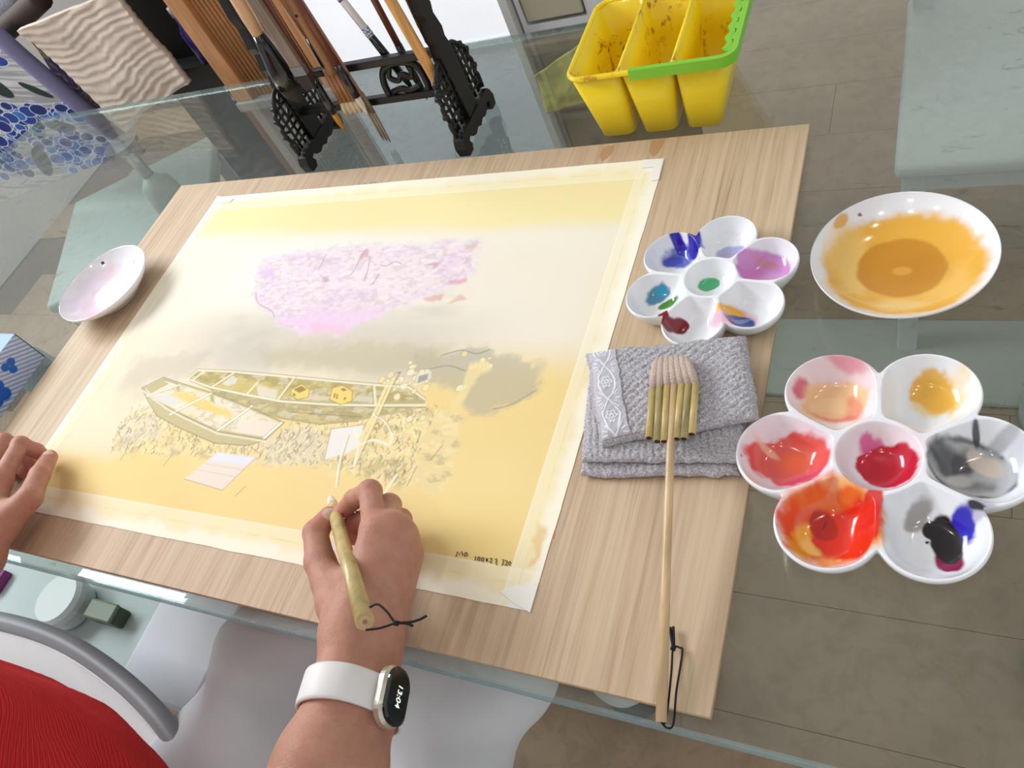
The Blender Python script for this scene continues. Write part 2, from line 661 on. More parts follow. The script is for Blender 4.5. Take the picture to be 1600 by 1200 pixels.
# warm cream wash at the far end, pale haze below it, grey water in the middle
lay(ss(0.10, 0.16, GY + 0.02 * (f1 - 0.5)), (245, 229, 172))
lay(0.85 * ss(0.186, 0.150, GY + 0.02 * (f1 - 0.5) + 0.03 * GX) * ss(-0.045, 0.02, GY) * ss(0.40, 0.20, GX - 0.04), (240, 235, 222))
lay(0.9 * polymask([(-0.3291,-0.1707),(-0.3342,-0.0205),(-0.2873,0.0267),(-0.0985,0.0011),(0.0993,-0.0099),(0.1308,-0.0477),(-0.1696,-0.074),(-0.2163,-0.1034),(-0.205,-0.145),(-0.2267,-0.1669)], 0.016, 0.01, 19), (238, 226, 202))
lay(0.75 * ss(0.075, 0.02, np.abs(GY - 0.100)) * ss(0.22, 0.02, np.abs(GX + 0.08)), (244, 242, 240))
lay(0.8 * ss(0.06, 0.015, np.abs(GY + 0.002 + 0.03 * (f1 - 0.5))) * ss(0.27, 0.10, np.abs(GX + 0.03)), (213, 206, 190))
lay(0.5 * ss(0.5, 0.72, f1) * ss(0.09, 0.02, np.abs(GY - 0.02)) * ss(0.29, 0.18, np.abs(GX)), (196, 192, 182))
lay(0.45 * polymask([(-0.2846,-0.1086),(-0.2933,-0.0339),(-0.1748,-0.0217),(-0.1818,-0.0569),(-0.248,-0.0697),(-0.2406,-0.114)], 0.012, 0.02, 4), (190, 184, 168))
lay(0.6 * polymask([(0.1028,-0.0178),(0.1845,0.0009),(0.2533,-0.0227),(0.2566,-0.0543),(0.2181,-0.0743),(0.194,-0.0727),(0.1593,-0.046),(0.1203,-0.0406)], 0.006, 0.02, 6), (178, 174, 160))
lay(0.6 * polymask([(-0.1079,-0.0156),(0.0293,0.0003),(0.1428,-0.0044),(0.126,-0.0364),(0.0147,-0.0381),(-0.0764,-0.0356)], 0.012, 0.02, 8), (196, 186, 152))
lay(0.75 * polymask([(-0.3366,-0.1032),(-0.2679,-0.0801),(-0.2112,-0.1031),(-0.1855,-0.1431),(-0.2259,-0.1652),(-0.3196,-0.168)], 0.014, 0.01, 9), (244, 228, 200))
for P_ in ([(0.1389,-0.0132),(0.1583,-0.0062),(0.1776,-0.0094),(0.1899,-0.0043)], [(0.2169,-0.071),(0.2342,-0.0641),(0.2532,-0.0476)], [(0.1297,-0.0308),(0.1511,-0.0252),(0.1732,-0.0302)]):
    line(spline(P_, 6), (140, 146, 140), 0.0016, 0.5)
# lower yellow deepens toward the bottom edge
lay(0.5 * ss(-0.10, -0.22, GY) * (0.6 + 0.8 * (f1 - 0.5)), (238, 205, 122))
lay(0.35 * ss(0.45, 0.7, fbm(GX * 5, GY * 7, 21)) * ss(-0.08, -0.15, GY), (248, 226, 168))

# pink blossom patch
pk = polymask([(-0.1557,0.0581),(-0.1772,0.0997),(-0.185,0.1301),(-0.1271,0.1366),(-0.0413,0.1435),(0.0411,0.1437),(0.1241,0.1427),(0.1271,0.1301),(0.1315,0.1094),(0.1341,0.0876),(0.1119,0.0736),(0.0806,0.0613),(0.0512,0.047),(0.0477,0.0363),(0.017,0.0253),(0.0033,0.0091),(-0.0511,0.0096),(-0.0913,0.0217),(-0.1149,0.0366)], 0.007, 0.016, 31)
lay(pk * 0.8, (238, 221, 226))
lay(pk * 0.8 * ss(0.46, 0.66, fbm(GX * 30, GY * 46, 41)), (234, 212, 228))
lay(pk * 0.42 * ss(0.50, 0.64, fbm(GX * 150, GY * 260, 42, 3)), (204, 186, 194))
lay(pk * 0.38 * ss(0.54, 0.68, fbm(GX * 130, GY * 260, 46, 3)), (248, 240, 242))
lay(pk * 0.75 * polymask([(-0.1055,0.029),(-0.045,0.041),(0.0402,0.0488),(0.0392,0.0327),(0.0102,0.0128),(-0.0475,0.0115),(-0.0913,0.0217)], 0.008, 0.014, 33), (238, 208, 232))
lay(pk * 0.6 * polymask([(-0.0551,0.0251),(0.0005,0.0232),(0.0111,0.0111),(-0.0375,0.0099)], 0.005, 0.01, 34), (242, 196, 212))
for P_, c in (([(-0.1772,0.105),(-0.1601,0.112),(-0.1462,0.1011),(-0.1592,0.093)], (222, 188, 226)), ([(-0.031,0.1245),(-0.0276,0.1387),(-0.013,0.1239),(-0.0234,0.1263),(-0.026,0.1163)], (212, 140, 152)), ([(0.1189,0.056),(0.1296,0.0646),(0.1415,0.0577),(0.1321,0.0542)], (222, 170, 172)), ([(0.1093,0.0844),(0.1302,0.0877),(0.1307,0.0823),(0.1138,0.0789)], (222, 160, 168)), ([(0.1069,0.1387),(0.1248,0.1407),(0.1273,0.1339),(0.1099,0.1328)], (214, 178, 170)), ([(0.0712,0.1094),(0.0865,0.1127),(0.0829,0.1053)], (190, 130, 140)), ([(0.1167,0.1192),(0.1241,0.1208),(0.1283,0.1095),(0.1203,0.1098)], (210, 180, 204)), ([(0.086,0.0622),(0.11,0.0665),(0.1096,0.0595),(0.0935,0.056)], (216, 160, 160)), ([(-0.0703,0.0933),(-0.0626,0.0952),(-0.0564,0.0871),(-0.0641,0.0853)], (188, 158, 168))):
    poly(P_, c, 0.0022, 0.65, 0.008, 77)
for P_ in ([(-0.0265,0.1366),(-0.029,0.1224),(-0.0267,0.1063),(-0.0301,0.0945)], [(-0.0148,0.124),(-0.0089,0.1078),(-0.0059,0.094),(-0.004,0.0863)], [(0.0058,0.1113),(0.0158,0.1091),(0.0253,0.1156),(0.036,0.1114)], [(0.0104,0.0976),(0.0105,0.086),(0.0079,0.0804)], [(-0.1611,0.0703),(-0.1469,0.0541),(-0.1194,0.0424),(-0.1077,0.0328)], [(-0.0833,0.1306),(-0.0824,0.114),(-0.0819,0.1057)]):
    line(spline(P_, 4), (176, 140, 152), 0.0011, 0.65)

# grassy bank: pale ground broken up by small dabs and stems
bank = [(-0.2377,-0.1614),(-0.2477,-0.1337),(-0.2498,-0.1095),(-0.226,-0.1006),(-0.1917,-0.1119),(-0.1395,-0.1274),(-0.0859,-0.1383),(-0.0473,-0.1361),(-0.0169,-0.1286),(-0.0083,-0.108),(0.0364,-0.1042),(0.0783,-0.0992),(0.0982,-0.0828),(0.1474,-0.0733),(0.1814,-0.0736),(0.1935,-0.0839),(0.1973,-0.108),(0.2005,-0.1566),(0.1368,-0.1594),(0.0599,-0.1482),(0.023,-0.1508),(-0.0235,-0.1515),(-0.0875,-0.1523),(-0.1684,-0.1586)]
bk = polymask(bank, 0.004, 0.02, 51)
lay(bk * 0.75, (238, 218, 166))
lay(bk * 0.6 * ss(0.46, 0.62, fbm(GX * 70, GY * 110, 52)), (196, 180, 134))
lay(bk * 0.5 * ss(0.52, 0.64, fbm(GX * 80, GY * 130, 57)), (248, 232, 176))
lay(0.55 * polymask([(-0.0333,-0.1301),(-0.0018,-0.1075),(0.0371,-0.1057),(0.0579,-0.1386),(0.023,-0.1508),(-0.0179,-0.1495)], 0.008, 0.02, 53), (226, 216, 200))
lay(0.5 * polymask([(-0.2477,-0.1337),(-0.2399,-0.1052),(-0.1981,-0.109),(-0.1712,-0.1336),(-0.224,-0.1518)], 0.008, 0.02, 54), (218, 212, 198))
rs = random.Random(5)
for i in range(4200):
    x, y = rs.uniform(-0.29, 0.16), rs.uniform(-0.19, -0.02)
    if polymask(bank, 0.0005, 0, 1, np.array([x]), np.array([y]))[0] < 0.5:
        continue
    a = rs.uniform(0.6, 2.4)
    l_ = rs.uniform(0.002, 0.008)
    cc = rs.choice([(150, 136, 96), (172, 156, 112), (140, 134, 112), (250, 236, 190), (246, 228, 160), (246, 238, 214), (166, 154, 124)])
    line([(x, y), (x + l_ * math.cos(a) * 0.5, y + l_ * math.sin(a) * 0.5), (x + l_ * math.cos(a + 0.3), y + l_ * math.sin(a + 0.3))], cc, rs.uniform(0.0005, 0.0015), 0.6)
# far boat
OL = (186, 172, 118)
poly([(-0.1854,-0.0607),(-0.143,-0.0713),(-0.1302,-0.0784),(-0.0757,-0.0913),(-0.0201,-0.0997),(0.0322,-0.1025),(0.0762,-0.0949),(0.1056,-0.0858),(0.1448,-0.074),(0.1418,-0.0655),(0.1177,-0.0521),(0.0739,-0.051),(0.0207,-0.0495),(-0.0328,-0.0472),(-0.1208,-0.0448),(-0.1796,-0.0451)], (194, 180, 134), 0.001)
poly([(-0.183,-0.058),(-0.1733,-0.0481),(-0.119,-0.0475),(-0.0313,-0.0498),(0.0219,-0.0517),(0.075,-0.0534),(0.1158,-0.0546),(0.1384,-0.0657),(0.0846,-0.0737),(0.0345,-0.076),(-0.0335,-0.0769),(-0.0876,-0.0725),(-0.1447,-0.0658)], (192, 176, 118), 0.001)


def hull_wash(PP, seed):
    k_ = polymask(PP, 0.001)
    lay(0.30 * k_ * ss(0.50, 0.62, fbm(GX * 130, GY * 240, seed)), (150, 136, 88))
    lay(0.40 * k_ * ss(0.52, 0.64, fbm(GX * 110 + 9, GY * 200, seed + 2)), (236, 216, 150))
    lay(0.35 * k_ * ss(0.56, 0.66, fbm(GX * 90 + 19, GY * 160, seed + 3)), (240, 234, 218))


hull_wash([(-0.183,-0.058),(-0.1733,-0.0481),(-0.119,-0.0475),(-0.0313,-0.0498),(0.0219,-0.0517),(0.075,-0.0534),(0.1158,-0.0546),(0.1384,-0.0657),(0.0846,-0.0737),(0.0345,-0.076),(-0.0335,-0.0769),(-0.0876,-0.0725),(-0.1447,-0.0658)], 171)
hull_wash([(-0.1841,-0.0624),(-0.1313,-0.0767),(-0.0767,-0.0897),(-0.021,-0.0982),(0.0314,-0.101),(0.0755,-0.0935),(0.1418,-0.0737),(0.037,-0.0807),(-0.0308,-0.0815),(-0.0849,-0.0767)], 175)
poly([(-0.1369,-0.0684),(-0.0872,-0.0732),(-0.0331,-0.0775),(-0.0336,-0.0645),(-0.0667,-0.0578),(-0.1067,-0.0546),(-0.131,-0.0594)], (212, 194, 122), 0.003, 0.8, 0.006, 61)
poly([(-0.0793,-0.0616),(-0.0434,-0.0661),(-0.04,-0.078),(-0.0676,-0.0746)], (232, 224, 206), 0.002, 0.8, 0.006, 62)
poly([(-0.0203,-0.0753),(0.0339,-0.0748),(0.0295,-0.0694),(-0.0167,-0.0693)], (224, 214, 190), 0.002, 0.8)
poly([(0.0591,-0.073),(0.0845,-0.0734),(0.0834,-0.0658),(0.0617,-0.0654)], (226, 220, 204), 0.002, 0.7)
poly([(-0.1288,-0.0628),(-0.1213,-0.0501),(-0.11,-0.0554),(-0.1099,-0.0617),(-0.1194,-0.065)], (226, 220, 206), 0.0012, 0.9)
for P_ in ([(-0.1852,-0.0603),(-0.1448,-0.0686),(-0.0859,-0.0751),(-0.0317,-0.08),(0.0363,-0.0793),(0.0859,-0.0763),(0.1439,-0.0718)], [(-0.1866,-0.0589),(-0.1788,-0.0462),(-0.1202,-0.0458),(-0.0321,-0.0485),(0.0211,-0.0502),(0.0743,-0.0519),(0.1179,-0.0527),(0.1407,-0.0644)]):
    line(P_, (242, 234, 206), 0.0030, 0.95)
for P_ in ([(-0.0307,-0.0477),(-0.0373,-0.0765)], [(-0.1197,-0.0465),(-0.1414,-0.0677)], [(0.0753,-0.0528),(0.0876,-0.0746)], [(-0.1678,-0.0471),(-0.1781,-0.062)], [(-0.079,-0.0585),(-0.0843,-0.073)]):
    line(P_, (240, 230, 200), 0.0030, 0.95)
for P_ in ([(-0.1826,-0.0616),(-0.1439,-0.0699),(-0.0849,-0.0767),(-0.0308,-0.0815),(0.037,-0.0807),(0.0867,-0.078),(0.1454,-0.074)], [(-0.1879,-0.0583),(-0.1798,-0.0448),(-0.121,-0.0444),(-0.033,-0.0468),(0.0204,-0.0489),(0.0736,-0.0504),(0.1172,-0.0509),(0.1424,-0.0643)], [(-0.029,-0.0476),(-0.0349,-0.0763)], [(-0.1172,-0.0467),(-0.1383,-0.0675)], [(0.0735,-0.0529),(0.0852,-0.0748)], [(-0.13,-0.0787),(-0.0755,-0.0916),(-0.0199,-0.1),(0.0323,-0.1028),(0.0764,-0.0952)], [(-0.0145,-0.0915),(0.0771,-0.0904)]):
    line(P_, (138, 126, 92), 0.0007, 0.75)
for P_ in ([(-0.0274,-0.0641),(-0.017,-0.0563),(-0.003,-0.0626),(0.0008,-0.072),(-0.0122,-0.0761),(-0.0241,-0.0711)], [(0.0256,-0.0589),(0.0369,-0.055),(0.0524,-0.061),(0.0578,-0.0731),(0.0456,-0.0783),(0.0291,-0.0732)]):
    poly(P_, (240, 214, 126), 0.0007)
    line(P_ + P_[:1], (150, 130, 70), 0.0007, 0.8)
for P_ in ([(-0.024,-0.0639),(-0.0163,-0.0588),(-0.0064,-0.0628),(-0.014,-0.0678)], [(0.0363,-0.0602),(0.0392,-0.0581),(0.0449,-0.0603),(0.042,-0.0623)], [(0.0308,-0.0649),(0.033,-0.0654),(0.0352,-0.0709),(0.033,-0.0705)], [(0.0346,-0.0659),(0.0368,-0.0664),(0.039,-0.0719),(0.0368,-0.0714)], [(-0.0225,-0.0684),(-0.018,-0.0694),(-0.0169,-0.0725),(-0.021,-0.0715)], [(0.0457,-0.0696),(0.0479,-0.0688),(0.0494,-0.0718),(0.0472,-0.0726)]):
    poly(P_, (166, 144, 84), 0.0006)
# near boat
poly([(-0.2524,-0.0755),(-0.2331,-0.0887),(-0.1989,-0.1107),(-0.1547,-0.1229),(-0.0909,-0.1363),(-0.0478,-0.1352),(-0.0251,-0.1263),(-0.0132,-0.1044),(-0.0777,-0.0881),(-0.1407,-0.0746),(-0.1971,-0.0649),(-0.2272,-0.0593)], (204, 192, 148), 0.001)
poly([(-0.246,-0.0762),(-0.2248,-0.0625),(-0.1951,-0.0677),(-0.1389,-0.0772),(-0.0781,-0.0905),(-0.0168,-0.1054),(-0.0286,-0.123),(-0.0983,-0.1199),(-0.1547,-0.1062),(-0.1955,-0.0956),(-0.2324,-0.084)], (238, 228, 204), 0.001)
hull_wash([(-0.2316,-0.085),(-0.1951,-0.0677),(-0.1389,-0.0772),(-0.0781,-0.0905),(-0.0168,-0.1054),(-0.0286,-0.123),(-0.0983,-0.1199),(-0.1547,-0.1062),(-0.1955,-0.0956)], 179)
poly([(-0.2443,-0.0761),(-0.2242,-0.0632),(-0.2114,-0.0676),(-0.2314,-0.0825)], (200, 188, 140), 0.001)
poly([(-0.223,-0.0905),(-0.2071,-0.0802),(-0.1789,-0.0784),(-0.1687,-0.0868),(-0.1871,-0.0957)], (226, 222, 216), 0.002, 0.9, 0.004, 65)
poly([(-0.2,-0.0812),(-0.1759,-0.0768),(-0.1322,-0.087),(-0.0854,-0.0995),(-0.0885,-0.1062),(-0.1331,-0.0972),(-0.1765,-0.0873)], (240, 212, 116), 0.003, 0.85, 0.006, 64)
poly([(-0.1389,-0.0772),(-0.1315,-0.0788),(-0.1234,-0.0884),(-0.1311,-0.0863)], (196, 182, 126), 0.001)
poly([(-0.1999,-0.0669),(-0.194,-0.068),(-0.187,-0.0775),(-0.1925,-0.0757)], (196, 182, 126), 0.001)
poly([(-0.072,-0.1087),(-0.0625,-0.1035),(-0.0205,-0.1051),(-0.0299,-0.1219),(-0.0716,-0.1207)], (238, 226, 206), 0.001)
for P_ in ([(-0.1946,-0.0684),(-0.2343,-0.0856)], [(-0.1375,-0.0764),(-0.1796,-0.1068)], [(-0.0689,-0.0891),(-0.097,-0.1217)], [(-0.0171,-0.1048),(-0.0285,-0.1242)]):
    line(P_, (246, 240, 222), 0.0036, 0.95)
    line([(p[0] + 0.0022, p[1] - 0.0008) for p in P_], (150, 138, 100), 0.0007, 0.7)
    line([(p[0] - 0.0022, p[1] + 0.0008) for p in P_], (150, 138, 100), 0.0006, 0.6)
for P_ in ([(-0.2524,-0.0755),(-0.2272,-0.0593),(-0.1971,-0.0649),(-0.1407,-0.0746),(-0.0777,-0.0881),(-0.0132,-0.1044),(-0.0255,-0.1258),(-0.0966,-0.1223),(-0.1529,-0.1088),(-0.1936,-0.0983),(-0.2337,-0.0852),(-0.2524,-0.0755)], [(-0.2496,-0.0779),(-0.2276,-0.093),(-0.1989,-0.1107),(-0.1547,-0.1229),(-0.0909,-0.1363),(-0.0478,-0.1352),(-0.0248,-0.1269)], [(-0.2463,-0.0769),(-0.2239,-0.0624),(-0.1951,-0.0677)]):
    line(P_, (136, 124, 96), 0.0008, 0.8)
for P_ in ([(-0.2481,-0.0792),(-0.1921,-0.1002),(-0.1511,-0.1113),(-0.095,-0.1247),(-0.0241,-0.1281)],):
    line(P_, (240, 230, 200), 0.0022, 0.8)
# washing slabs
poly([(-0.0804,-0.1464),(-0.0258,-0.1468),(-0.0465,-0.1863),(-0.1044,-0.1805)], (238, 224, 208), 0.0009)
poly([(-0.0804,-0.1464),(-0.0258,-0.1468),(-0.0314,-0.1568),(-0.0873,-0.1569)], (232, 230, 236), 0.002)
line([(-0.0258,-0.1468),(-0.0465,-0.1863),(-0.1044,-0.1805)], (176, 158, 132), 0.0007, 0.8)
for P_ in ([(-0.0892,-0.1607),(-0.0338,-0.1617)], [(-0.0941,-0.1685),(-0.0393,-0.1705)]):
    line(P_, (214, 190, 178), 0.0007, 0.6)
poly([(0.0489,-0.1064),(0.0843,-0.0987),(0.0921,-0.121),(0.0816,-0.1305),(0.0582,-0.1402)], (240, 236, 226), 0.0009)
line([(0.0489,-0.1064),(0.0843,-0.0987)], (168, 152, 112), 0.0007, 0.8)
line([(0.0489,-0.1064),(0.0582,-0.1402)], (168, 152, 112), 0.0007, 0.8)
# reeds, blossoms and the leaning tree
for P_ in ([(0.0955,-0.0435),(0.0955,-0.0771),(0.095,-0.1207),(0.0954,-0.1429)], [(0.0908,-0.0469),(0.0907,-0.0864),(0.0879,-0.1185)]):
    line(spline(P_, 6), (244, 226, 170), 0.0036, 0.9)
for P_ in ([(0.0907,-0.0864),(0.1051,-0.0911),(0.12,-0.1042),(0.1244,-0.115)], [(0.0892,-0.1212),(0.1039,-0.1142),(0.1234,-0.1179)], [(0.0766,-0.1052),(0.0892,-0.1212),(0.0954,-0.1429)], [(0.1452,-0.1469),(0.1402,-0.1667)], [(0.072,-0.1114),(0.0769,-0.1393),(0.0859,-0.1656)]):
    line(spline(P_, 6), (248, 240, 214), 0.0026, 0.9)
for P_ in ([(0.0979,-0.0446),(0.0978,-0.0781),(0.0973,-0.1216),(0.0973,-0.1438)], [(0.0925,-0.0862),(0.1071,-0.0915),(0.1212,-0.1041)], [(0.0738,-0.1112),(0.0787,-0.1392),(0.0874,-0.1654)], [(-0.2107,-0.1472),(-0.2126,-0.1605),(-0.2131,-0.1703)], [(-0.0263,-0.1906),(-0.0203,-0.1786)], [(-0.142,-0.1565),(-0.1443,-0.1692)], [(0.1624,-0.1355),(0.1605,-0.1565)], [(0.1802,-0.1124),(0.1734,-0.129)]):
    line(spline(P_, 6), (150, 134, 92), 0.0007, 0.7)
for i in range(46):
    u = rs.random()
    bx, by = rs.choice([(0.1095,-0.0334),(0.0999,-0.0464),(0.1355,-0.0519),(0.0878,-0.047),(0.1112,-0.0579),(0.1222,-0.0451),(0.1355,-0.0929),(0.1754,-0.021),(0.1887,-0.0265),(0.1926,-0.0218),(0.1826,-0.0328),(0.1815,-0.0447),(0.1228,-0.0358)])
    x, y = bx + rs.gauss(0, 0.005), by + rs.gauss(0, 0.006)
    k = rs.uniform(0.002, 0.0045)
    Q = [(x + k * math.cos(a) * (0.8 + 0.4 * rs.random()), y + k * math.sin(a) * (0.8 + 0.4 * rs.random())) for a in np.linspace(0, 2 * PI, 9)[:-1]]
    poly(Q, rs.choice([(246, 230, 176), (248, 238, 204), (240, 222, 160)]), 0.0008, 0.85)
    line(Q + Q[:1], (178, 160, 112), 0.0006, 0.45)
poly([(0.1912,-0.0179),(0.2001,-0.0289),(0.1892,-0.0354),(0.1836,-0.0504),(0.183,-0.0707),(0.1733,-0.0742),(0.1738,-0.054),(0.1754,-0.0361),(0.1754,-0.021)], (240, 222, 164), 0.003, 0.8, 0.008, 72)
poly([(0.1198,-0.036),(0.1344,-0.0315),(0.1384,-0.0411),(0.1248,-0.051)], (232, 226, 212), 0.001, 0.9)
poly([(0.1231,-0.0395),(0.133,-0.0353),(0.1346,-0.0426),(0.1253,-0.0474)], (150, 146, 132), 0.001, 0.8)
line([(0.0958,-0.0372),(0.0997,-0.0355),(0.0983,-0.0495)], (120, 110, 80), 0.0012, 0.7)
# paper tape round the rim: whitish strips, scuffed
for a_, b_, sd in ((GY - Y0, 0.030, 81), (Y1 - GY, 0.028, 82), (GX - X0, 0.022, 83), (X1 - GX, 0.026, 84)):
    nz = fbm(GX * 60, GY * 60, sd)
    lay(0.60 * ss(b_ + 0.0008, b_ - 0.0008, a_), (250, 242, 212))
    lay(0.7 * ss(b_ * 0.6, b_ * 0.2, a_ + 0.016 * (nz - 0.5)), (252, 248, 232))
    lay(0.6 * ss(0.0010, 0.0002, np.abs(a_ - b_)), (255, 250, 232))
    lay(0.45 * ss(0.0010, 0.0002, np.abs(a_ - b_ * 0.62)) * ss(0.4, 0.6, nz), (232, 206, 140))
lay(0.8 * ss(0.66, 0.72, fbm(GX * 45, GY * 45, 88)) * ss(0.034, 0.026, GY - Y0) * ss(0.05, 0.12, GX), (240, 236, 236))
lay(0.6 * polymask([(0.293,-0.175),(0.3015,-0.1771),(0.3032,-0.19),(0.3027,-0.2061),(0.2981,-0.209)], 0.003, 0.01, 90), (226, 178, 84))
for c_ in ((X0, Y1), (X1, Y1), (X1, Y0)):
    lay(ss(0.020, 0.016, np.maximum(np.abs(GX - c_[0]) , np.abs(GY - c_[1])) + 0.006 * (fbm(GX * 80, GY * 80, 91) - 0.5)), (248, 247, 246))

SH = thing('painting_sheet', 'unfinished painting of two boats and pink blossom taped to the board', 'painting', (-0.02, 0, ZB))
ny, nx = GX.shape
# slightly uneven hand-cut rim
edge = lambda t, s: 0.0012 * (fbm(t * 30, t * 0 + s, 99) - 0.5)
PX_ = GX.copy()
PY_ = GY.copy()
PY_[0] += edge(GX[0], 1)
PY_[-1] += edge(GX[-1], 2)
PX_[:, 0] += edge(GY[:, 0], 3)
PX_[:, -1] += edge(GY[:, -1], 4)
PZ_ = ZB + 0.0005 + 0.0004 * (fbm(GX * 8, GY * 8, 5) - 0.5)
idx = np.arange(ny * nx).reshape(ny, nx)
Fq = np.stack([idx[:-1, :-1], idx[:-1, 1:], idx[1:, 1:], idx[1:, :-1]], -1).reshape(-1, 4)
pym('painted_paper', np.stack([PX_, PY_, PZ_], -1).reshape(-1, 3), Fq, M['vc_matte'], SH, PC.reshape(-1, 3))
ribbon('handwriting', [[(0.2332,-0.2125),(0.2332,-0.2081),(0.236,-0.2104),(0.2365,-0.207),(0.239,-0.2105)], [(0.2399,-0.2081),(0.2414,-0.2073),(0.2429,-0.2099),(0.2409,-0.2108),(0.2399,-0.2081)],
                       [(0.2512,-0.2129),(0.2504,-0.2092)], [(0.2528,-0.2094),(0.2547,-0.2096),(0.2551,-0.2123),(0.2532,-0.2121),(0.2528,-0.2094)], [(0.2563,-0.2094),(0.2582,-0.2096),(0.2585,-0.2123),(0.2567,-0.212),(0.2563,-0.2094)], [(0.2598,-0.2094),(0.2624,-0.2117)], [(0.2615,-0.2091),(0.2607,-0.2119)], [(0.2633,-0.2093),(0.2647,-0.2086),(0.2653,-0.2101),(0.2642,-0.2119),(0.2666,-0.2121)], [(0.2678,-0.2091),(0.2693,-0.2084),(0.27,-0.2104),(0.2682,-0.2102),(0.27,-0.2104),(0.2696,-0.2126)], [(0.2712,-0.2124),(0.2711,-0.2135)],
                       [(0.274,-0.2087),(0.2754,-0.2079),(0.2759,-0.2127),(0.2748,-0.2129)], [(0.2768,-0.2088),(0.2784,-0.2085),(0.279,-0.21),(0.278,-0.2123),(0.2802,-0.212)], [(0.2808,-0.2087),(0.2822,-0.2095),(0.2818,-0.2117),(0.2802,-0.2104),(0.2808,-0.2087)]], ZB + 0.0011, 0.0009, M['ink'], SH)
M['tape'] = mat('white_tape', (246, 243, 234), 0.6)
for i, q in enumerate(([(0.2847,0.253),(0.3087,0.2521),(0.3106,0.2196),(0.3027,0.2185),(0.3008,0.2401),(0.2877,0.2397)], [(0.2808,-0.2334),(0.2864,-0.2288),(0.3097,-0.2216),(0.31,-0.2447),(0.2957,-0.2404)], [(-0.3506,0.2547),(-0.3119,0.2461),(-0.3145,0.2386),(-0.3457,0.2399)])):
    MB().prism(q, 'z', ZB + 0.0009, ZB + 0.0013).build('tape_corner', M['tape'], SH)

# ------------------------------------------------------------------ porcelain
def blob(x, y, cx, cy, rx, ry, rot, seed, rag=0.35, fr=70.0, soft=0.12):
    """soft 0..1 mask of a ragged elliptical patch of paint"""
    dx, dy = x - cx, y - cy
    c, s = math.cos(rot), math.sin(rot)
    u, v = (dx * c + dy * s) / rx, (-dx * s + dy * c) / ry
    d = np.hypot(u, v) + rag * (fbm(x * fr + seed * 3.1, y * fr, seed, 4) - 0.5) * 2
    return ss(1 + soft, 1 - soft, d)


PS = 1.14


def paint(C, x, y, patches):
    """patches: cx, cy, rx, ry, rot, colour, alpha, raggedness, softness (metres on the dish)"""
    for i, (cx, cy, rx, ry, rot, c, a, rag, soft) in enumerate(patches):  # sizes carry the spread factor PS
        k = a * blob(x, y, cx, cy, rx * PS, ry * PS, rot, i + 3, rag, 75, soft)
        C[:] = C * (1 - k[:, None]) + lin(c) * k[:, None]


def flower_palette(name, label, cx, cy, z0, R, rot, H, patches):
    t = thing(name, label, 'paint palette', (cx, cy, z0), 0, 'six-petal porcelain palettes')
    na, nr = 480, 120
    th = np.linspace(0, 2 * PI, na, endpoint=False)
    rc, rp = R * 0.64, R * 0.36
    # outline: farthest reach of the six petal circles along each ray, softened in the notches
    al = (th - rot + PI / 6) % (PI / 3) - PI / 6
    rr = rc * np.cos(al) + np.sqrt(np.maximum(rp ** 2 - (rc * np.sin(al)) ** 2, (rp * 0.30) ** 2))
    for _ in range(3):
        rr = 0.25 * np.roll(rr, 1) + 0.5 * rr + 0.25 * np.roll(rr, -1)
    fr = np.linspace(0, 1, nr + 1)[1:]
    rings = [(f * 0.985, None) for f in fr] + [(0.997, H - 0.0012), (1.0, H - 0.003), (0.985, H - 0.008), (0.93, H * 0.35), (0.86, 0.002), (0.84, 0.0), (0.80, 0.0), (0.79, 0.003), (0.4, 0.003)]
    xs, ys, zs = [np.zeros(1)], [np.zeros(1)], [None]

    def height(x, y):
        r = np.hypot(x, y)
        a = np.arctan2(y, x)
        wall = R * 0.022
        # centre cup
        s0 = R * 0.285 - r
        d0 = 1 - (1 - np.clip(s0 / (R * 0.20), 0, 1)) ** 2.4
        # petal wells
        aa = (a - rot + PI / 6) % (PI / 3) - PI / 6
        px, py = r * np.cos(aa), r * np.sin(aa)
        sc = (rp - wall * 1.2) - np.hypot(np.maximum(px - rc, 0), py)
        sec = np.cos(PI / 6) * (px * math.tan(PI / 6) - np.abs(py)) - wall
        cen = r - R * 0.285 - wall * 1.6
        k = 0.0028 * R / 0.09
        s1 = -k * np.log(np.exp(-sc / k) + np.exp(-sec / k) + np.exp(-cen / k))
        s1 = np.where(r > R * 0.62, np.minimum(sc, s1 + 0.5 * np.maximum(sc - s1, 0)), s1) if False else s1
        d1 = 1 - (1 - np.clip((s1 + 0.0006) / (R * 0.24), 0, 1)) ** 2.6
        return H - (H - 0.0045) * np.maximum(d0 * 0.92, d1)

    for f, h in rings:
        x = rr * f * np.cos(th)
        y = rr * f * np.sin(th)
        xs.append(x)
        ys.append(y)
        zs.append(height(x, y) if h is None else np.full(na, h))
    zs[0] = height(np.zeros(1), np.zeros(1))
    X, Y, Z = np.concatenate(xs), np.concatenate(ys), np.concatenate(zs)
    C = np.tile(lin((240, 242, 245)), (len(X), 1))
    ntop = 1 + na * nr
    Ct = C[:ntop]
    paint(Ct, X[:ntop] , Y[:ntop], patches)
    C[:ntop] = Ct
    F3, Q = polar(len(rings), na)
    F = [tuple(q) for q in Q] + F3
    last = 1 + na * (len(rings) - 1)
    F.append(tuple(range(last + na - 1, last - 1, -1)))
    pym('dish', np.stack([X + cx, Y + cy, Z + z0], -1), F, M['porcelain_paint'], t, C)
    return t


def rel(pts, c):
    return [(p[0] - c[0], p[1] - c[1]) for p in pts]


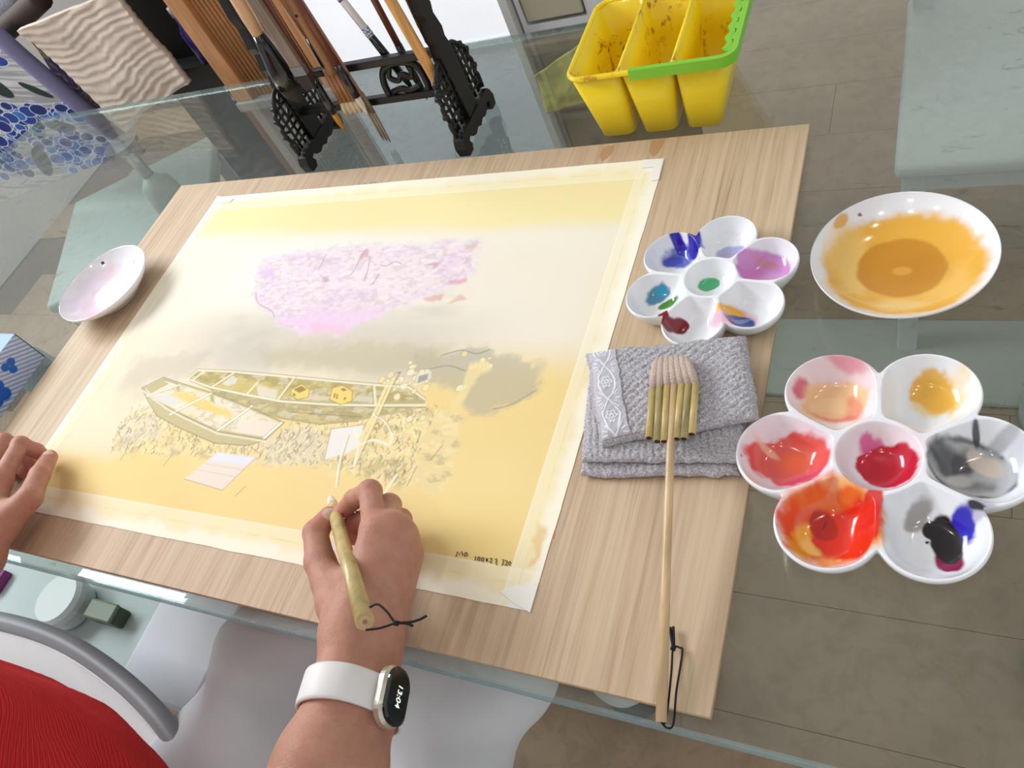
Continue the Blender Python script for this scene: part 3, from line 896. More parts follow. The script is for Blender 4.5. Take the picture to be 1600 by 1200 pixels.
# large palette with reds, black and ochre, on the glass
c2 = (0.535, -0.097)
W2 = rel([(0.4996,-0.0379),(0.5644,-0.032),(0.4753,-0.098),(0.5369,-0.0915),(0.5901,-0.0942),(0.5101,-0.1467),(0.5714,-0.1438)], c2)
UL, UR, LE, CE, RI, LL, LR = W2
P2 = [
    (UL[0], UL[1] + 0.004, 0.026, 0.026, 0, (236, 190, 192), 0.55, 0.5, 0.5), (UL[0] + 0.006, UL[1] + 0.024, 0.020, 0.004, -0.4, (220, 96, 124), 0.6, 0.8, 0.4), (UL[0] - 0.022, UL[1] + 0.0, 0.006, 0.004, 1.3, (210, 50, 90), 0.85, 0.6, 0.3),
    (UL[0] + 0.0015, UL[1] - 0.006, 0.020, 0.016, 0.2, (244, 196, 142), 0.95, 0.25, 0.12), (UL[0] + 0.016, UL[1] - 0.010, 0.005, 0.009, 0.2, (232, 128, 104), 0.7, 0.5, 0.4), (UL[0] + 0.003, UL[1] - 0.018, 0.014, 0.004, -0.1, (226, 92, 92), 0.75, 0.6, 0.4), (UL[0] - 0.001, UL[1] - 0.008, 0.013, 0.009, 0.1, (248, 208, 158), 0.8, 0.35, 0.2),
    (UR[0] + 0.006, UR[1] + 0.001, 0.014, 0.013, 0.3, (244, 208, 130), 0.75, 0.6, 0.35), (UR[0] + 0.0045, UR[1] - 0.003, 0.011, 0.014, 0.5, (238, 180, 62), 0.95, 0.55, 0.15),
    (LE[0] + 0.002, LE[1] + 0.004, 0.026, 0.020, -0.1, (240, 208, 220), 0.7, 0.3, 0.5), (LE[0] + 0.0005, LE[1], 0.024, 0.0175, -0.15, (228, 92, 86), 1.0, 0.28, 0.08), (LE[0] + 0.004, LE[1] + 0.001, 0.010, 0.008, 0, (240, 108, 58), 0.75, 0.5, 0.6), (LE[0] + 0.010, LE[1] - 0.014, 0.012, 0.003, 0.5, (214, 58, 130), 0.7, 0.6, 0.5), (LE[0] - 0.016, LE[1] + 0.008, 0.008, 0.0025, -0.6, (244, 190, 160), 0.75, 0.4, 0.3),
    (CE[0] + 0.004, CE[1] + 0.004, 0.020, 0.017, 0, (244, 220, 228), 0.7, 0.3, 0.5), (CE[0] - 0.010, CE[1] + 0.009, 0.009, 0.006, 0.9, (220, 60, 140), 0.9, 0.7, 0.2), (CE[0] + 0.003, CE[1] - 0.0045, 0.0165, 0.0145, 0.1, (198, 30, 56), 1.0, 0.26, 0.08), (CE[0] + 0.001, CE[1] + 0.001, 0.005, 0.0025, -0.3, (222, 96, 104), 0.6, 0.5, 0.5), (CE[0] + 0.003, CE[1] - 0.006, 0.009, 0.007, 0.3, (188, 20, 44), 0.8, 0.4, 0.4),
    (RI[0] + 0.001, RI[1] + 0.001, 0.0235, 0.0185, -0.15, (52, 52, 54), 0.9, 0.12, 0.06), (RI[0] + 0.0015, RI[1] + 0.0005, 0.0222, 0.0170, -0.15, (176, 176, 176), 1.0, 0.14, 0.06), (RI[0] - 0.009, RI[1] + 0.005, 0.011, 0.010, 0.3, (66, 66, 68), 0.9, 0.8, 0.35), (RI[0] + 0.010, RI[1] + 0.008, 0.011, 0.006, -0.5, (214, 198, 184), 0.9, 0.35, 0.2), (RI[0] + 0.004, RI[1] - 0.008, 0.010, 0.005, -0.2, (110, 110, 112), 0.75, 0.9, 0.4), (RI[0] - 0.006, RI[1] - 0.006, 0.007, 0.004, 0.3, (206, 204, 200), 0.8, 0.6, 0.4), (RI[0] + 0.003, RI[1] + 0.025, 0.0022, 0.006, 0.2, (40, 40, 44), 0.95, 0.3, 0.2), (RI[0] + 0.018, RI[1] + 0.022, 0.009, 0.004, 0.7, (160, 162, 166), 0.7, 0.6, 0.4), (RI[0] + 0.024, RI[1] + 0.006, 0.004, 0.016, -0.3, (196, 198, 206), 0.6, 0.6, 0.5),
    (LL[0], LL[1] + 0.001, 0.0275, 0.026, 0, (250, 170, 60), 0.85, 0.22, 0.10), (LL[0] - 0.001, LL[1] + 0.001, 0.026, 0.0235, 0, (232, 84, 46), 0.95, 0.6, 0.25), (LL[0] - 0.012, LL[1] - 0.010, 0.010, 0.012, 0.5, (250, 182, 66), 0.95, 0.6, 0.3), (LL[0] - 0.013, LL[1] - 0.015, 0.007, 0.006, 0.5, (252, 216, 118), 0.8, 0.6, 0.4), (LL[0] + 0.007, LL[1] + 0.0, 0.0195, 0.0205, 0.3, (228, 52, 30), 1.0, 0.28, 0.12), (LL[0] - 0.007, LL[1] + 0.001, 0.0075, 0.0095, 0.5, (190, 44, 34), 1.0, 0.2, 0.1), (LL[0] + 0.023, LL[1] + 0.013, 0.005, 0.014, -0.2, (224, 44, 36), 0.95, 0.5, 0.2), (LL[0] - 0.004, LL[1] + 0.018, 0.015, 0.005, 0.2, (238, 124, 52), 0.85, 0.5, 0.4), (LL[0] - 0.006, LL[1] + 0.002, 0.0035, 0.0006, 1.2, (130, 26, 24), 0.8, 0.6, 0.4), (LL[0] - 0.02, LL[1] - 0.0225, 0.010, 0.003, -0.8, (226, 176, 40), 0.85, 0.4, 0.3),
    (LR[0] - 0.011, LR[1] + 0.012, 0.006, 0.010, -0.35, (166, 162, 158), 0.95, 0.5, 0.2), (LR[0] + 0.021, LR[1] + 0.013, 0.010, 0.007, 0.6, (190, 184, 206), 0.9, 0.6, 0.3), (LR[0] + 0.022, LR[1] + 0.016, 0.006, 0.003, -0.4, (34, 30, 48), 0.95, 0.4, 0.2), (LR[0] + 0.015, LR[1] + 0.006, 0.006, 0.009, 0.25, (46, 40, 182), 1.0, 0.5, 0.15), (LR[0] + 0.009, LR[1] - 0.015, 0.007, 0.008, 0.4, (142, 24, 78), 1.0, 0.45, 0.15), (LR[0] + 0.0055, LR[1] - 0.001, 0.008, 0.014, 0.30, (36, 28, 30), 1.0, 0.25, 0.06), (LR[0] - 0.001, LR[1] + 0.005, 0.006, 0.0055, 0, (30, 26, 28), 1.0, 0.25, 0.08), (LR[0] - 0.0045, LR[1] - 0.004, 0.001, 0.001, 0, (30, 26, 28), 1.0, 0, 0.3)]
rot2 = math.atan2(RI[1], RI[0])
flower_palette('flower_palette', 'large flower palette with red, black and ochre paint standing on the glass', c2[0], c2[1], ZG + 0.0002, 0.0955, rot2, 0.025, P2)
# small palette with blue, violet and green paint, on the plywood
c1 = (0.3925, 0.066)
W1 = rel([(0.3598,0.1094),(0.4031,0.1124),(0.3465,0.0566),(0.389,0.0705),(0.4348,0.0838),(0.3698,0.0273),(0.4186,0.0294)], c1)
UL, UR, LE, CE, RI, LL, LR = W1
P1 = [
    (UL[0] - 0.002, UL[1] - 0.006, 0.016, 0.010, 0.2, (70, 88, 190), 0.95, 0.5, 0.2), (UL[0] + 0.011, UL[1] + 0.003, 0.006, 0.017, 0.15, (38, 28, 160), 1.0, 0.4, 0.1), (UL[0] - 0.006, UL[1] + 0.007, 0.013, 0.0045, -0.9, (40, 30, 168), 1.0, 0.5, 0.12), (UL[0] - 0.010, UL[1] - 0.009, 0.008, 0.005, 0.3, (64, 74, 188), 0.9, 0.5, 0.25),
    (UR[0] - 0.001, UR[1] - 0.004, 0.012, 0.009, 0.5, (160, 166, 214), 0.9, 0.55, 0.2), (UR[0] - 0.006, UR[1] - 0.006, 0.006, 0.006, 0.2, (186, 164, 206), 0.7, 0.6, 0.35),
    (RI[0] - 0.001, RI[1], 0.0195, 0.0185, 0.2, (208, 142, 204), 1.0, 0.14, 0.07), (RI[0] - 0.001, RI[1] + 0.010, 0.010, 0.004, -0.2, (204, 140, 150), 0.8, 0.6, 0.35), (RI[0] + 0.003, RI[1] - 0.006, 0.012, 0.007, 0.1, (220, 164, 216), 0.7, 0.5, 0.5), (RI[0] - 0.009, RI[1] - 0.002, 0.007, 0.005, 0.2, (222, 118, 186), 0.6, 0.5, 0.5),
    (LE[0] - 0.002, LE[1], 0.010, 0.006, 0.6, (58, 134, 168), 0.95, 0.55, 0.18), (LE[0] + 0.001, LE[1] + 0.005, 0.006, 0.004, 0.4, (42, 160, 200), 0.95, 0.5, 0.2), (LE[0] + 0.009, LE[1] - 0.007, 0.0075, 0.0035, 0.5, (74, 136, 48), 1.0, 0.45, 0.15),
    (CE[0], CE[1], 0.0085, 0.0065, 0.35, (84, 184, 124), 1.0, 0.2, 0.08),
    (LL[0] - 0.010, LL[1] - 0.004, 0.004, 0.013, 0.45, (134, 18, 30), 1.0, 0.3, 0.12), (LL[0] - 0.003, LL[1] - 0.009, 0.010, 0.005, 0.2, (122, 14, 26), 1.0, 0.4, 0.12), (LL[0] + 0.004, LL[1] - 0.004, 0.0055, 0.005, 0, (126, 16, 28), 1.0, 0.3, 0.1),
    (LR[0] - 0.002, LR[1] - 0.002, 0.014, 0.013, 0.3, (226, 170, 196), 0.85, 0.5, 0.3), (LR[0] - 0.005, LR[1] + 0.006, 0.009, 0.006, 0.1, (244, 178, 52), 1.0, 0.5, 0.15), (LR[0] + 0.003, LR[1] - 0.003, 0.0095, 0.0085, 0.4, (62, 84, 160), 1.0, 0.35, 0.15), (LR[0] + 0.005, LR[1] + 0.0, 0.006, 0.002, 0.5, (150, 160, 200), 0.7, 0.5, 0.3)]
rot1 = math.atan2(RI[1], RI[0])
flower_palette('flower_palette', 'small flower palette with blue, violet and green paint on the plywood', c1[0], c1[1], ZB + 0.0002, 0.0755, rot1, 0.0215, P1)


def dish(name, label, cx, cy, z0, R, H, foot, patches, group):
    t = thing(name, label, 'dish', (cx, cy, z0), 0, group)
    na = 256
    prof = [(R * f, 0.006 + (H - 0.0065) * f ** 3.2) for f in np.linspace(0, 0.985, 90)[1:]]
    ntop = len(prof)
    prof += [(R * 0.994, H - 0.0004), (R, H - 0.0014), (R * 0.997, H - 0.003)]
    prof += [(R * f, 0.006 + (H - 0.0065) * f ** 3.2 - 0.0030 - 0.001 * (1 - f)) for f in np.linspace(0.95, foot / R + 0.04, 14)]
    prof += [(foot + 0.0015, 0.001), (foot, 0.0), (foot - 0.003, 0.0), (foot - 0.004, 0.002), (0.004, 0.002)]
    th = np.linspace(0, 2 * PI, na, endpoint=False)
    X = np.concatenate([[0]] + [r * np.cos(th) for r, z in prof])
    Y = np.concatenate([[0]] + [r * np.sin(th) for r, z in prof])
    Z = np.concatenate([[0.006]] + [np.full(na, z) for r, z in prof])
    C = np.tile(lin((240, 241, 244)), (len(X), 1))
    k = 1 + na * ntop
    Ct = C[:k]
    paint(Ct, X[:k], Y[:k], patches)
    C[:k] = Ct
    F3, Q = polar(len(prof), na)
    F = [tuple(q) for q in Q] + F3
    last = 1 + na * (len(prof) - 1)
    F.append(tuple(range(last + na - 1, last - 1, -1)))
    pym('bowl', np.stack([X + cx, Y + cy, Z + z0], -1), F, M['porcelain_paint'], t, C)
    return t


dish('paint_dish', 'round white dish coated with ochre wash on the glass beside the board', 0.5405, 0.0905, ZG + 0.0002, 0.068, 0.028, 0.034,
     [(0.001, -0.003, 0.0525, 0.0495, 0, (236, 178, 66), 1.0, 0.09, 0.08), (-0.038, 0.006, 0.014, 0.030, 0.2, (244, 206, 122), 0.7, 0.5, 0.3), (0.03, -0.02, 0.016, 0.02, 0.3, (246, 200, 100), 0.5, 0.5, 0.5), (0.0, -0.044, 0.016, 0.008, 0, (246, 214, 142), 0.6, 0.5, 0.5),
      (0.0, 0.0, 0.0295, 0.028, 0, (206, 142, 40), 1.0, 0.06, 0.06), (0.004, -0.005, 0.022, 0.016, 0.2, (198, 134, 36), 0.6, 0.5, 0.6), (0.001, -0.002, 0.006, 0.004, 0, (222, 164, 66), 0.9, 0.2, 0.3), (-0.049, 0.040, 0.003, 0.007, -0.6, (226, 168, 70), 0.9, 0.4, 0.2), (-0.034, 0.050, 0.0012, 0.0012, 0, (140, 90, 60), 1.0, 0.1, 0.2)], 'round porcelain dishes')
dish('paint_dish', 'small white dish with pale pink wash overhanging the side of the board', -0.413, 0.066, ZB + 0.0002, 0.067, 0.030, 0.033,
     [(0.0, -0.003, 0.053, 0.050, 0, (240, 228, 240), 1.0, 0.2, 0.10), (-0.016, -0.008, 0.018, 0.046, 0.1, (236, 206, 218), 0.8, 0.5, 0.35), (0.012, 0.0, 0.026, 0.032, 0, (244, 238, 248), 0.8, 0.3, 0.5), (0.002, 0.046, 0.008, 0.003, 0.3, (196, 186, 196), 0.8, 0.4, 0.3), (-0.042, 0.042, 0.0018, 0.0018, 0, (20, 20, 24), 1.0, 0.1, 0.2)], 'round porcelain dishes')

# ------------------------------------------------------------------ folded hand towel
m = M['terry'] = mat('grey_terry', (170, 166, 170), 0.95, spec=0.1)
v = coords(m)
tn = noise(m, v, 620, 3, 0.7)
c = ramp(m, tn, [(0.3, (146, 142, 148)), (0.5, (188, 184, 190)), (0.68, (226, 223, 228))])
L(m, c, bsdf(m).inputs['Base Color'])
bump(m, tn, 0.9, 0.0016)
TC = (0.376, -0.060)
tw = thing('folded_towel', 'grey ribbed terry hand towel folded in layers beside the small palette', 'towel', (TC[0], TC[1], ZB))


def cloth_layer(name, quad, z0, thick, seed, ribs, parent, edge=0.010):
    """pillow-edged cloth layer over a quad (front-left, front-right, back-right, back-left)"""
    nu, nv = 150, 110
    u, v_ = np.meshgrid(np.linspace(0, 1, nu), np.linspace(0, 1, nv))
    q = [np.array(p) for p in quad]
    P = ((1 - u) * (1 - v_))[..., None] * q[0] + (u * (1 - v_))[..., None] * q[1] + (u * v_)[..., None] * q[2] + ((1 - u) * v_)[..., None] * q[3]
    wx, wy = np.linalg.norm(q[1] - q[0]), np.linalg.norm(q[3] - q[0])
    du = np.minimum(u, 1 - u) * wx
    dv = np.minimum(v_, 1 - v_) * wy
    e = np.minimum(du, dv)
    prof_ = np.sqrt(np.clip(1 - (1 - np.clip(e / edge, 0, 1)) ** 2, 0, 1))
    sx = P[..., 0] + 0.004 * (fbm(u * 3, v_ * 3, seed) - 0.5) + 0.0025 * (fbm(u * 22, v_ * 22, seed + 9) - 0.5)
    sy = P[..., 1] + 0.006 * (fbm(u * 3 + 5, v_ * 3, seed + 2) - 0.5) + 0.0025 * (fbm(u * 22 + 5, v_ * 22, seed + 8) - 0.5)
    h = thick * (0.5 + 0.5 * prof_) + 0.004 * (fbm(u * 4, v_ * 4, seed + 3) - 0.5)
    a, b = ribs
    ph = (u * wx * a + v_ * wy * b)
    rib = np.abs(np.sin(ph * 2 * PI / 0.011 + 1.5 * (fbm(u * 5, v_ * 5, seed + 4) - 0.5)))
    h = h + prof_ * (0.0011 * rib + 0.0010 * (vnoise(u * wx * 900, v_ * wy * 900, seed + 6) - 0.5))
    lo = thick * 0.5 * (1 - prof_)
    n_ = nu * nv
    Vt = np.stack([sx, sy, z0 + h], -1).reshape(-1, 3)
    Vb = np.stack([sx, sy, z0 + np.maximum(lo, 0)], -1).reshape(-1, 3)
    Vb[:, 2] = np.minimum(Vb[:, 2], Vt[:, 2] - 0.0002)
    idx = np.arange(n_).reshape(nv, nu)
    Ft = np.stack([idx[:-1, :-1], idx[:-1, 1:], idx[1:, 1:], idx[1:, :-1]], -1).reshape(-1, 4)
    per = np.concatenate([idx[0], idx[1:, -1], idx[-1, -2::-1], idx[-2:0:-1, 0]])
    pn = np.roll(per, -1)
    Fs = np.stack([per + n_, pn + n_, pn, per], -1)
    F = np.concatenate([Ft, Ft[:, ::-1] + n_, Fs])
    pym(name, np.concatenate([Vt, Vb]), F, M['terry'], parent)
    return sx, sy, z0 + h


cloth_layer('lower_fold', [(0.3208,-0.1298),(0.4442,-0.1156),(0.4407,-0.0461),(0.3029,-0.0418)], ZB + 0.0005, 0.009, 11, (1, 0.15), tw)
cloth_layer('middle_fold', [(0.3219,-0.1218),(0.445,-0.1086),(0.4386,-0.0388),(0.302,-0.0264)], ZB + 0.0095, 0.008, 15, (1, 0.1), tw)
TQ = [(0.338,-0.1103),(0.4534,-0.0763),(0.4333,-0.0014),(0.3025,-0.0224)]
sx, sy, sz = cloth_layer('upper_fold', TQ, ZB + 0.0150, 0.015, 23, (0.62, -0.75), tw, 0.013)
# embroidered border strip along the left of the upper fold
m = M['band'] = mat('embroidered_band', rough=0.7)
vcol(m)
j0, j1 = 3, 33
nb = 300
ub = np.linspace(0, 1, 110)
bu, bv = np.meshgrid(np.linspace(0.025, 0.205, 90), np.linspace(0.03, 0.975, 300))
q = [np.array(p) for p in TQ]


def bil(A, u, v):
    fi, fj = v * (A.shape[0] - 1), u * (A.shape[1] - 1)
    i, j = np.minimum(fi.astype(int), A.shape[0] - 2), np.minimum(fj.astype(int), A.shape[1] - 2)
    a, b = fi - i, fj - j
    return A[i, j] * (1 - a) * (1 - b) + A[i + 1, j] * a * (1 - b) + A[i, j + 1] * (1 - a) * b + A[i + 1, j + 1] * a * b


def smoothA(A, k=6):
    for _ in range(k):
        B = A.copy()
        B[1:-1, 1:-1] = (A[:-2, 1:-1] + A[2:, 1:-1] + A[1:-1, :-2] + A[1:-1, 2:]) / 4
        A = B
    return A


bz = bil(smoothA(sz), bu, bv) + 0.0012
t_ = (bv - 0.03) / 0.945
s_ = (bu - 0.025) / 0.18
amp = 0.30
per = 2.6
w1 = 0.5 + amp * np.sin(t_ * PI * per)
w2 = 0.5 - amp * np.sin(t_ * PI * per)
wl_ = np.maximum(ss(0.05, 0.02, np.abs(s_ - w1)), ss(0.05, 0.02, np.abs(s_ - w2)))
for cvv in (0.5 / per, 1.5 / per, 2.5 / per):
    dy_, dx_ = (t_ - cvv) * 0.078 / 0.026, (s_ - 0.5)
    r_ = np.hypot(dx_, dy_)
    a_ = np.arctan2(dy_, dx_)
    pet = 0.19 * (0.62 + 0.38 * np.abs(np.cos(3 * a_)))
    wl_ = np.maximum(wl_, ss(0.04, 0.015, np.abs(r_ - pet)))
    wl_ = np.maximum(wl_, ss(0.035, 0.015, np.abs(r_ - 0.06)))
for cvv in (1.0 / per, 2.0 / per, 0.02):
    for k in (-0.7, -0.35, 0.0, 0.35, 0.7):
        for sd in (-1, 1):
            dy_, dx_ = (t_ - cvv) * 3.0, (s_ - 0.5) * sd
            al_ = dx_ * math.cos(k) + dy_ * math.sin(k)
            ac_ = -dx_ * math.sin(k) + dy_ * math.cos(k)
            wl_ = np.maximum(wl_, ss(0.03, 0.012, np.abs(ac_)) * ss(0.24, 0.27, al_) * ss(0.46, 0.43, al_))
bc = lin((186, 184, 192)) * (1 - wl_[..., None]) + lin((226, 226, 232)) * wl_[..., None]
idx = np.arange(bu.size).reshape(bu.shape)
Fb = np.stack([idx[:-1, :-1], idx[:-1, 1:], idx[1:, 1:], idx[1:, :-1]], -1).reshape(-1, 4)
pym('embroidered_border', np.stack([bil(sx, bu, bv), bil(sy, bu, bv), bz + 0.0004 * wl_], -1).reshape(-1, 3), Fb, M['band'], tw, bc.reshape(-1, 3))

# ------------------------------------------------------------------ brushes
def woodmat(name, c, rough=0.4, k=0.16, sc=(120, 120, 9)):
    m = mat(name, c, rough, coat=0.2)
    n_ = noise(m, coords(m, sc), 1.5, 4)
    d = tuple(x * (1 - k) for x in c)
    e = tuple(min(255, x * (1 + k * 0.6)) for x in c)
    L(m, ramp(m, n_, [(0.3, d), (0.7, e)]), bsdf(m).inputs['Base Color'])
    return m


M['bamboo'] = woodmat('bamboo', (196, 172, 112), 0.4, 0.14, (60, 25, 60))
M['bamboo_green'] = woodmat('bamboo_green', (166, 150, 100), 0.45, 0.2, (60, 25, 60))
M['bamboo_pale'] = woodmat('bamboo_pale', (206, 176, 132), 0.4, 0.12, (60, 10, 60))
M['tan_wood'] = woodmat('tan_wood', (206, 152, 84))
M['peach_wood'] = woodmat('peach_wood', (214, 172, 130))
M['red_wood'] = woodmat('red_wood', (112, 58, 42))
M['brown_wood'] = woodmat('brown_wood', (158, 112, 74))
M['grey_wood'] = woodmat('grey_wood', (124, 108, 92))
M['horn'] = mat('black_horn', (18, 18, 20), 0.18, coat=0.5)
def hairmat(name, c):
    m = mat(name, c, 0.8)
    n_ = noise(m, coords(m, (900, 900, 30)), 1.0, 2)
    L(m, ramp(m, n_, [(0.3, tuple(x * 0.82 for x in c)), (0.7, tuple(min(255, x * 1.06) for x in c))]), bsdf(m).inputs['Base Color'])
    bump(m, n_, 0.4, 0.0006)
    return m


M['hair_white'] = hairmat('white_bristle', (238, 228, 208))
M['hair_gold'] = hairmat('gold_bristle', (206, 142, 52))
M['hair_cream'] = hairmat('cream_bristle', (222, 206, 170))
M['hair_grey'] = hairmat('grey_bristle', (150, 138, 120))
M['hair_dark'] = hairmat('dark_bristle', (52, 44, 38))
M['hair_pink'] = hairmat('pinkish_bristle', (206, 184, 170))
m = M['porcelain_blue'] = mat('blue_white_porcelain', (232, 234, 240), 0.15, coat=0.4)
n_ = noise(m, coords(m), 520, 2)
L(m, ramp(m, n_, [(0.46, (232, 234, 240)), (0.52, (96, 104, 160))]), bsdf(m).inputs['Base Color'])

# seven-tube wash brush lying across the towel
hb = thing('wash_brush', 'wide wash brush of seven bamboo tubes lying across the grey towel', 'paint brush', (0.40, -0.16, 0.785))
tops = [(0.3728,-0.0639),(0.3782,-0.0629),(0.3842,-0.062),(0.3894,-0.0605),(0.3949,-0.0601),(0.4002,-0.0592),(0.4054,-0.0583)]
bots = [(0.3794,-0.1085),(0.3864,-0.1112),(0.3916,-0.1107),(0.3966,-0.1113),(0.4007,-0.1076),(0.4058,-0.1071),(0.4106,-0.1023)]
ZT = 0.7935
for i, (a, b) in enumerate(zip(tops, bots)):
    if i == 3:
        e = np.array((0.4218,-0.298,0.763))
        a3, b3 = np.array((a[0], a[1], ZT)), np.array((b[0], b[1], ZT - 0.001))
        pts = [a3, b3, b3 * 0.5 + e * 0.5 + np.array((0, 0, 0.001)), e]
        MB().tube(pts, [0.0030, 0.0031, 0.0034, 0.0037], 16).build('handle', M['bamboo_pale'], hb, True)
        V, F = tube([e + (pts[-1] - pts[-2]) * 0.0, e + (e - b3) / np.linalg.norm(e - b3) * 0.0004], 0.0022, 14)
    else:
        zz = ZT - (0.0006 if i in (0, 6) else 0)
        tb_ = MB().tube([(a[0], a[1], zz), (b[0], b[1], zz)], 0.0030, 16).build('bamboo_tube', M['bamboo_green'] if i % 2 else M['bamboo'], hb, True)
        bb = np.array((b[0] - a[0], b[1] - a[1]))
        bb /= np.linalg.norm(bb)
        MB().tube([(b[0], b[1], zz), (b[0] + bb[0] * 0.0003, b[1] + bb[1] * 0.0003, zz)], 0.0022, 14).build('tube_bore', M['hair_dark'], tb_)
tips = [(0.3705,-0.0335),(0.3733,-0.0321),(0.3775,-0.0319),(0.381,-0.0312),(0.3847,-0.031),(0.3888,-0.0308),(0.3921,-0.032)]
for i, (a, b) in enumerate(zip(tops, tips)):
    V, F = tube([(a[0], a[1], ZT), ((a[0] * .6 + b[0] * .4), (a[1] * .6 + b[1] * .4), ZT - 0.0002), ((a[0] * .25 + b[0] * .75), (a[1] * .25 + b[1] * .75), ZT - 0.0008), (b[0], b[1], ZT - 0.0016)], [0.0027, 0.0040, 0.0040, 0.0018], 12)
    pym('bristles', V, F, M['hair_pink'], hb)
# the bristles of all tubes run together into one flat fan
ns, nt = 41, 14
sv, tv = np.meshgrid(np.linspace(0, 1, ns), np.linspace(0, 1, nt))
A0, A1, B0, B1 = [np.array(p_) for p_ in (tops[0], tops[6], tips[0], tips[6])]
tt = 0.30 + 0.72 * tv
ed = np.sqrt(np.clip(1 - np.abs(2 * sv - 1) ** 6, 0, 1))
Lp, Rp = A0 + (B0 - A0) * tt[..., None], A1 + (B1 - A1) * tt[..., None]
Pf = Lp + (Rp - Lp) * (-0.06 * (1 - tv) + sv * (1 + 0.12 * (1 - tv)))[..., None]
hz_ = (0.0042 - 0.0022 * tv) * ed * np.clip(tv * 6, 0.25, 1) + 0.0003 * np.sin(sv * 130 + 3 * vnoise(sv * 9, tv * 3, 4))
zc = ZT - 0.0016 * tt
Vu = np.stack([Pf[..., 0], Pf[..., 1], zc + hz_], -1).reshape(-1, 3)
Vd = np.stack([Pf[..., 0], Pf[..., 1], zc - np.abs(hz_) * 0.7], -1).reshape(-1, 3)
ix = np.arange(ns * nt).reshape(nt, ns)
Ft = np.stack([ix[:-1, :-1], ix[:-1, 1:], ix[1:, 1:], ix[1:, :-1]], -1).reshape(-1, 4)
pr_ = np.concatenate([ix[0], ix[1:, -1], ix[-1, -2::-1], ix[-2:0:-1, 0]])
pq_ = np.roll(pr_, -1)
pym('bristle_fan', np.concatenate([Vu, Vd]), np.concatenate([Ft, Ft[:, ::-1] + ns * nt, np.stack([pr_ + ns * nt, pq_ + ns * nt, pq_, pr_], -1)]), M['hair_pink'], hb)
cp = [(0.4218,-0.298,0.763), (0.4258,-0.3003,0.762), (0.4293,-0.2971,0.762), (0.4269,-0.2767,0.76), (0.4257,-0.2514,0.759), (0.4233,-0.2484,0.759), (0.4195,-0.25,0.76), (0.4213,-0.2654,0.76), (0.4238,-0.2898,0.761), (0.4237,-0.2997,0.7625)]
mb = MB()
mb.tube(spline(cp, 8), 0.0007, 6)
mb.tube(spline([(0.4199,-0.2499,0.76), (0.4176,-0.2447,0.76), (0.4146,-0.2364,0.76)], 5), 0.0011, 6)
mb.tube(spline([(0.4199,-0.2499,0.76), (0.4187,-0.2436,0.76), (0.4166,-0.2355,0.76)], 5), 0.0009, 6)
mb.tube([(0.4193,-0.2513,0.76), (0.4196,-0.2482,0.76)], 0.0018, 8)
mb.build('hanging_cord', M['cord'], hb, True)

# ------------------------------------------------------------------ carved brush rack with hanging brushes
rk = thing('brush_rack', 'black carved wooden brush rack standing behind the drawing board', 'brush rack', (-0.075, 0.348, ZG))
OUT = [(0.300, 0.7502), (0.318, 0.7502), (0.322, 0.758), (0.318, 0.764), (0.330, 0.762), (0.348, 0.766), (0.366, 0.762), (0.378, 0.764), (0.374, 0.758), (0.378, 0.7502), (0.396, 0.7502)]


